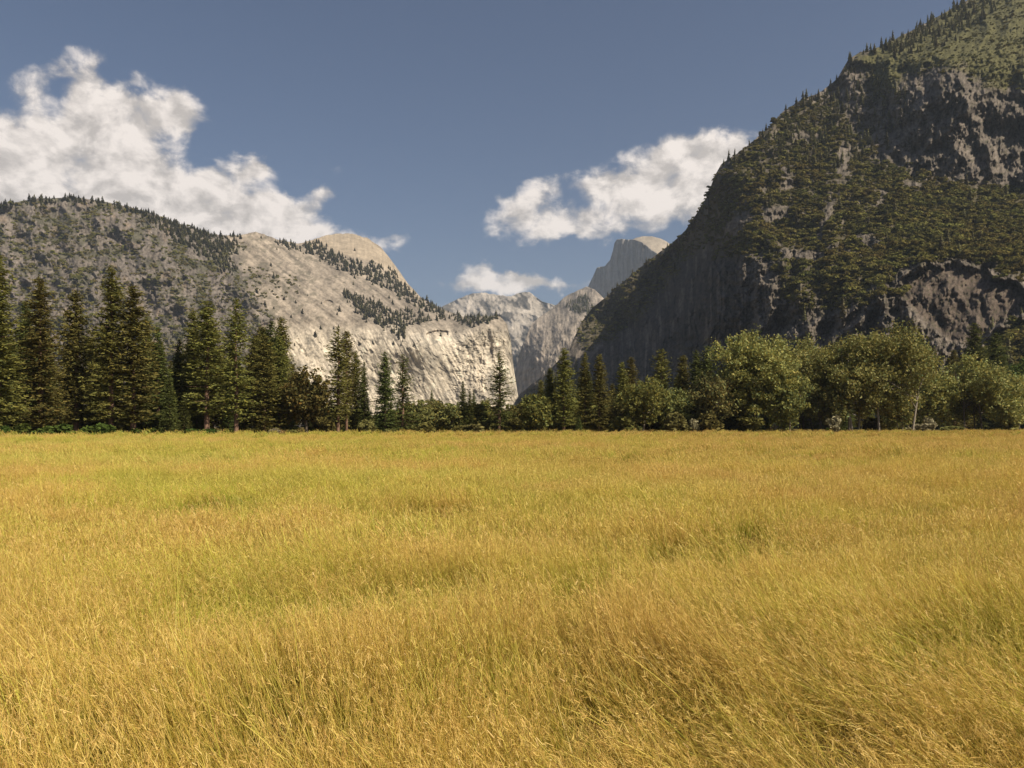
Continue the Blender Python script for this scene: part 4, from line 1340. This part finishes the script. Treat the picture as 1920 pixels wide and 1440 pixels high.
def con_B(x, y):
    """Where single conifers stand on the right-hand mountain."""
    rd = ridge_dist(WALL_B, x, y)
    d = 0.22 * sstep(22, 2, rd) * (x > 1080)
    for poly, v in (([(1540, 175), (1600, 110), (1680, 150), (1710, 200), (1650, 310), (1560, 330), (1480, 330), (1440, 240)], 0.26),
                    ([(1600, 105), (1700, 62), (1760, 25), (1850, -30), (1870, 20), (1780, 85), (1700, 105)], 0.5),
                    ([(1345, 330), (1440, 240), (1500, 320), (1440, 400), (1340, 440)], 0.06),
                    ([(1090, 600), (1260, 455), (1330, 430), (1200, 590), (1100, 660)], 0.05),
                    ([(1840, 640), (1920, 600), (1960, 600), (1960, 760), (1800, 760)], 0.08),
                    ([(960, 790), (1000, 725), (1075, 680), (1130, 720), (1130, 790)], 0.30),
                    ([(1440, 480), (1640, 560), (1640, 620), (1440, 600)], 0.015),
                    ([(1340, 350), (1900, 350), (1900, 500), (1340, 500)], 0.008)):
        d = np.maximum(d, v * (poly_dist(poly, x, y) > 0))
    return d


PB, bx_, by_ = sample(WALL_B, 22000, (960, -60, 1935, 790), con_B, 4)
hB = r_.uniform(10, 21, len(PB)) * np.where(PB[:, 1] > 1400, 1.1, 0.9)
PBr, sx_, sy_ = sample(WALL_B, 80000, (960, -130, 2100, 800), lambda x, y: brush_mask(x, y)[0] * 0.92 * (1 - 0.35 * brush_mask(x, y)[2]), 5)
edge_on = r_.random(len(PBr))
sB = np.clip(r_.lognormal(1.55, 0.38, len(PBr)), 2.2, 11) * np.where(brush_mask(sx_, sy_)[2] > 0.4, 0.55, 1.0)

# single conifers on the right-hand mountain, largest in the picture first
order = np.argsort(-(hB / PB[:, 1]))
N_SINGLE = 150
sel, rest = order[:N_SINGLE], order[N_SINGLE:]


def single_conifers(P, H, lab, grp, seed):
    r = random.Random(seed)
    for p, h in zip(P, H):
        o = bpy.data.objects.new("mountain_conifer", r.choice(SC_PROTO))
        o.location = (p[0], p[1], p[2] - 0.4)
        o.scale = (h * r.uniform(0.9, 1.2), h * r.uniform(0.9, 1.2), h)
        o.rotation_euler = (0, 0, r.uniform(0, 6.28))
        COL.objects.link(o)
        tag(o, lab, "conifer", grp)


single_conifers(PB[sel], hB[sel], "small dark conifer standing on the steep right-hand mountain", "conifers on the right-hand mountain", 3)
scatter("mountain_trees", SC_PROTO, PB[rest] - (0, 0, 0.4), yaw_rots(len(rest), r_), hB[rest], r_.integers(0, 5, len(rest)),
        "scattered smaller conifers on the steep right-hand mountain", "conifers")
scatter("mountain_brush", SH_PROTO, PBr - (0, 0, 0.6), yaw_rots(len(PBr), r_), np.stack([sB, sB, sB * r_.uniform(0.6, 1.0, len(sB))], 1), r_.integers(0, 5, len(PBr)),
        "dense olive-green brush covering the slopes of the right-hand mountain", "brush")

hA = np.clip(r_.lognormal(2.50, 0.28, len(PA)), 6, 22) * (PA[:, 1] / 2300) ** 0.5
scatter("ridge_forest", SC_PROTO, PA - (0, 0, 1), yaw_rots(len(PA), r_), np.stack([hA * 1.6, hA * 1.6, hA], 1), r_.integers(0, 5, len(PA)),
        "dark conifer forest in bands along the pale mountain wall and its crest", "forest")
sA = r_.uniform(4, 10, len(PS))
scatter("cliff_scrub", SH_PROTO, PS - (0, 0, 0.8), yaw_rots(len(PS), r_), sA, r_.integers(0, 5, len(PS)),
        "grey-green scrub scattered over the dark rocky shoulder on the left", "scrub")
hD = r_.uniform(14, 26, len(PD))
scatter("shoulder_forest", SC_PROTO, PD - (0, 0, 1), yaw_rots(len(PD), r_), np.stack([hD * 1.3, hD * 1.3, hD], 1), r_.integers(0, 5, len(PD)),
        "distant dark forest on the shoulder below the half dome", "forest")


# ------------------------------------------------------------------ meadow grass
def mat_grass():
    m, t, out = mat_new("meadow_grass")
    at = t.new('ShaderNodeAttribute', attribute_name="col")       # r: position up the stem, g: random, b: seed head
    sp = t.new('ShaderNodeSeparateColor')
    t.l.new(at.outputs['Color'], sp.inputs[0])
    geo = t.new('ShaderNodeNewGeometry')
    mp = t.new('ShaderNodeMapping')
    mp.inputs['Scale'].default_value = (0.55, 1.0, 0.0)
    t.put(mp.inputs[0], geo.outputs['Position'])
    big = t.noise(mp.outputs[0], 0.085, 5, 0.62, 0.6)
    mid = t.noise(mp.outputs[0], 0.55, 4, 0.6, 0.4)
    mp2 = t.new('ShaderNodeMapping')
    mp2.inputs['Scale'].default_value = (0.35, 1.0, 0.0)
    t.put(mp2.inputs[0], geo.outputs['Position'])
    huge = t.noise(mp2.outputs[0], 0.035, 4, 0.6, 0.3)
    patch = t.math('ADD', t.math('ADD', t.math('MULTIPLY', big, 0.45), t.math('MULTIPLY', mid, 0.25)), t.math('MULTIPLY', huge, 0.30))
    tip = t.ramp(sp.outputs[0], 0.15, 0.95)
    green = t.mix(sp.outputs[1], (0.29, 0.315, 0.032, 1), (0.73, 0.70, 0.120, 1))
    gold = t.mix(sp.outputs[1], (0.46, 0.305, 0.046, 1), (0.88, 0.680, 0.185, 1))
    rust = t.mix(sp.outputs[1], (0.39, 0.205, 0.048, 1), (0.72, 0.46, 0.150, 1))
    g = t.ramp(t.math('ADD', patch, t.math('MULTIPLY', t.math('SUBTRACT', sp.outputs[1], 0.5), 0.07)), 0.468, 0.522)
    sx = t.new('ShaderNodeSeparateXYZ')
    t.put(sx.inputs[0], geo.outputs['Position'])
    left = t.ramp(t.math('DIVIDE', sx.outputs[0], t.math('ADD', sx.outputs[1], 2.0)), 0.30, -0.45)
    g = t.math('MULTIPLY', g, t.math('ADD', 0.62, t.math('MULTIPLY', left, 0.7)), clamp=True)
    c = t.mix(g, gold, green)
    rn = t.noise(mp.outputs[0], 0.23, 3, 0.5, 0.3)
    c = t.mix(t.math('MULTIPLY', t.ramp(rn, 0.45, 0.66), t.math('SUBTRACT', 0.78, t.math('MULTIPLY', left, 0.55))), c, rust)
    pn = t.noise(mp2.outputs[0], 0.055, 4, 0.6, 0.5)
    c = t.mix(t.math('MULTIPLY', t.ramp(pn, 0.50, 0.66), 0.55), c, t.mix(sp.outputs[1], (0.60, 0.50, 0.13, 1), (0.80, 0.70, 0.24, 1)))
    hf_ = t.math('MULTIPLY', sp.outputs[2], t.math('SUBTRACT', 0.85, t.math('MULTIPLY', g, 0.45)))
    c = t.mix(hf_, c, t.mix(sp.outputs[1], (0.53, 0.33, 0.095, 1), (0.78, 0.58, 0.21, 1)))
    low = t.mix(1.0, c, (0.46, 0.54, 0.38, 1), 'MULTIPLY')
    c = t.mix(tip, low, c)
    d = t.new('ShaderNodeBsdfDiffuse')
    t.put(d.inputs[0], c)
    tr = t.new('ShaderNodeBsdfTranslucent')
    t.put(tr.inputs[0], c)
    ms = t.new('ShaderNodeMixShader')
    ms.inputs[0].default_value = 0.33
    t.l.new(d.outputs[0], ms.inputs[1])
    t.l.new(tr.outputs[0], ms.inputs[2])
    g2 = t.new('ShaderNodeBsdfGlossy')
    g2.inputs['Roughness'].default_value = 0.4
    m2 = t.new('ShaderNodeMixShader')
    m2.inputs[0].default_value = 0.015
    t.l.new(ms.outputs[0], m2.inputs[1])
    t.l.new(g2.outputs[0], m2.inputs[2])
    t.l.new(m2.outputs[0], out.inputs[0])
    return m


M_GRASS = mat_grass()


def grass_clump(seed, n, radius, width, hmin, hmax, heads=0.35, seg=5, bend=0.20):
    """n stems and blades within a disc, each a thin curved strip; some end in a loose seed head."""
    r = np.random.default_rng(seed)
    a = r.uniform(0, 6.28, n)
    q = radius * np.sqrt(r.random(n))
    root = np.stack([q * np.cos(a), q * np.sin(a), np.full(n, -0.05)], 1)
    h = r.uniform(hmin, hmax, n)
    ba = r.uniform(0, 6.28, n)
    bd = np.stack([np.cos(ba), np.sin(ba)], 1)
    lean = np.abs(r.normal(size=n)) * 0.15 + 0.02
    curve = np.abs(r.normal(size=n)) * bend
    ts = np.linspace(0, 1, seg)
    w = width * r.uniform(0.6, 1.3, n)
    lng = r.random(n) < 0.05            # a few long bright blades stand over the rest
    h = np.where(lng, h * 1.25, h)
    w = np.where(lng, w * 1.5, w)
    wa = r.uniform(0, 3.14, n)
    side = np.stack([np.cos(wa), np.sin(wa), np.zeros(n)], 1)
    V = np.zeros((n, seg, 2, 3))
    C = np.zeros((n, seg, 2, 3))
    rd = np.where(lng, 1.0, r.random(n))
    for i, s in enumerate(ts):
        off = (lean * s + curve * s ** 2.2) * h
        p = root.copy()
        p[:, 0] += bd[:, 0] * off
        p[:, 1] += bd[:, 1] * off
        p[:, 2] += h * s * (1 - 0.25 * np.minimum(curve, 1.5) * s ** 1.5)
        hw = (w * (1 - 0.85 * s ** 1.6) * 0.5)[:, None]
        V[:, i, 0] = p - side * hw
        V[:, i, 1] = p + side * hw
        C[:, i, :, 0] = s
        C[:, i, :, 1] = rd[:, None]
    V = V.reshape(-1, 3)
    C = C.reshape(-1, 3)
    idx = np.arange(n * seg * 2).reshape(n, seg, 2)
    f = np.stack([idx[:, :-1, 0], idx[:, :-1, 1], idx[:, 1:, 1], idx[:, 1:, 0]], -1).reshape(-1, 4)
    # seed heads: short slivers fanned around the stem tops
    k = np.where(r.random(n) < heads)[0]
    if len(k):
        ns = 8
        Vt = V.reshape(n, seg, 2, 3)
        top = Vt[k, -1].mean(1)
        prev = Vt[k, -2].mean(1)
        ax = top - prev
        cen, U, S = [], [], []
        for j in range(ns):
            s = r.uniform(0.1, 1.15, len(k))[:, None]
            d = ax / np.linalg.norm(ax, axis=1)[:, None] * 0.022 + rand_dirs(len(k), r) * 0.016
            cen.append(prev + ax * s + rand_dirs(len(k), r) * 0.012)
            U.append(d * 0.7 * (width / 0.004) ** 0.6)
            sd = np.cross(d, rand_dirs(len(k), r))
            S.append(sd / (np.linalg.norm(sd, axis=1)[:, None] + 1e-9) * (w[k] * 0.36)[:, None])
        qv, qf = quads(np.concatenate(cen), np.concatenate(U), np.concatenate(S))
        cc = np.zeros((len(qv), 3))
        cc[:, 0] = 1
        cc[:, 1] = np.repeat(r.random(len(qf)), 4)
        cc[:, 2] = 1
        f = np.concatenate([f, qf + len(V)])
        V = np.concatenate([V, qv])
        C = np.concatenate([C, cc])
    return mesh_np("grass_tuft", V, f, M_GRASS, C)


def tilt_eulers(yaw, ta, tm):
    """Yaw a tuft, then lean it by angle tm towards direction ta."""
    out = np.zeros((len(yaw), 3))
    for i in range(len(yaw)):
        axis = Vector((-math.sin(ta[i]), math.cos(ta[i]), 0))
        out[i] = (Matrix.Rotation(tm[i], 3, axis) @ Matrix.Rotation(yaw[i], 3, 'Z')).to_euler()
    return out


GRASS = []
protos = []


def grass_zone(y0, y1, area, seed, clumps, blend, pad):
    r = np.random.default_rng(seed)
    k0 = len(protos)
    protos.extend(clumps)
    Y1 = y1 * (1 + blend)
    A = 0.68 * (Y1 ** 2 - y0 ** 2) + 2 * pad * (Y1 - y0)
    n = int(A / area)
    y = np.sqrt(r.uniform((y0 * (1 - blend)) ** 2, Y1 ** 2, n))
    x = r.uniform(-1, 1, n) * (0.68 * y + pad)
    # soften the change from one zone to the next
    keep = (r.random(n) < np.clip((Y1 - y) / (2 * blend * y1), 0, 1))
    if y0 > 3:
        keep &= r.random(n) < np.clip((y - y0 * (1 - blend)) / (2 * blend * y0), 0, 1)
    px = 960 + F * x / np.maximum(y, 0.1)
    keep &= y < edge_y(px) + 25
    x, y = x[keep], y[keep]
    n = len(x)
    hgt = 1 + 0.36 * fbm(x / 4.0, y / 3.2, 3, 0.6, 31) - 0.45 * sstep(0.35, 0.8, fbm(x / 3.5, y / 2.5, 3, 0.55, 61)) + 0.10 * r.normal(size=n)
    hgt = np.clip(hgt, 0.42, 1.6)
    ta = math.pi + 0.15 + 0.75 * fbm(x / 4.5, y / 4.5, 2, 0.5, 41) + 0.35 * r.normal(size=n)      # towards the left
    tm = 0.09 + 0.44 * sstep(-0.2, 0.6, fbm(x / 5, y / 4, 3, 0.5, 51)) + 0.09 * r.normal(size=n)
    # beaten down by the wind in front on the right
    lodged = sstep(-0.3, 1.4, x + 0.8 * fbm(x / 2, y / 2, 2, 0.5, 71)) * sstep(10.5, 6.0, y)
    tm = tm + 0.42 * lodged
    rot = tilt_eulers(r.uniform(0, 6.28, n), ta, tm)
    GRASS.append((np.stack([x, y, ground_z(x, y)], 1), rot, np.stack([np.ones(n), np.ones(n), hgt], 1), k0 + r.integers(0, len(clumps), n)))


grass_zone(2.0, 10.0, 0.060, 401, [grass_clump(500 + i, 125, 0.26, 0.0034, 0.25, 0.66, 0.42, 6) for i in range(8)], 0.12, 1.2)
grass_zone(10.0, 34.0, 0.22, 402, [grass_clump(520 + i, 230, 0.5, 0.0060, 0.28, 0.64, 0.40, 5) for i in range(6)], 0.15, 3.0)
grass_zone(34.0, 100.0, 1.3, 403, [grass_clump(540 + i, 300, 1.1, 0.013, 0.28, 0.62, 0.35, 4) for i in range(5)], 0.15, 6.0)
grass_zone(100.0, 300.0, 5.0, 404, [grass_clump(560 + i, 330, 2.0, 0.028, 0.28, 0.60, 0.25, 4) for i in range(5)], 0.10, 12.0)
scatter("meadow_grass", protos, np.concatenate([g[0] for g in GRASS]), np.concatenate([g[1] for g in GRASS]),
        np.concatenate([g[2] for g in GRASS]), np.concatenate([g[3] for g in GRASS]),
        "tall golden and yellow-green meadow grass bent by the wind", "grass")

# ------------------------------------------------------------------ air
hv = np.array([(x, y, z) for z in (-1.5, 1750) for y in (-300, 9600) for x in (-9100, 9100)], float)
hf = np.array([(0, 2, 3, 1), (4, 5, 7, 6), (0, 1, 5, 4), (2, 6, 7, 3), (0, 4, 6, 2), (1, 3, 7, 5)])
m, t, out = mat_new("valley_air")
pv = t.new('ShaderNodeVolumePrincipled')
pv.inputs['Color'].default_value = (0.70, 0.83, 1.0, 1)
pv.inputs['Density'].default_value = 4.6e-5
pv.inputs['Anisotropy'].default_value = 0.1
t.l.new(pv.outputs[0], out.inputs['Volume'])
tag(link("haze", mesh_np("haze", hv, hf, m)), "thin pale haze lying in the valley air", "haze", kind="stuff")
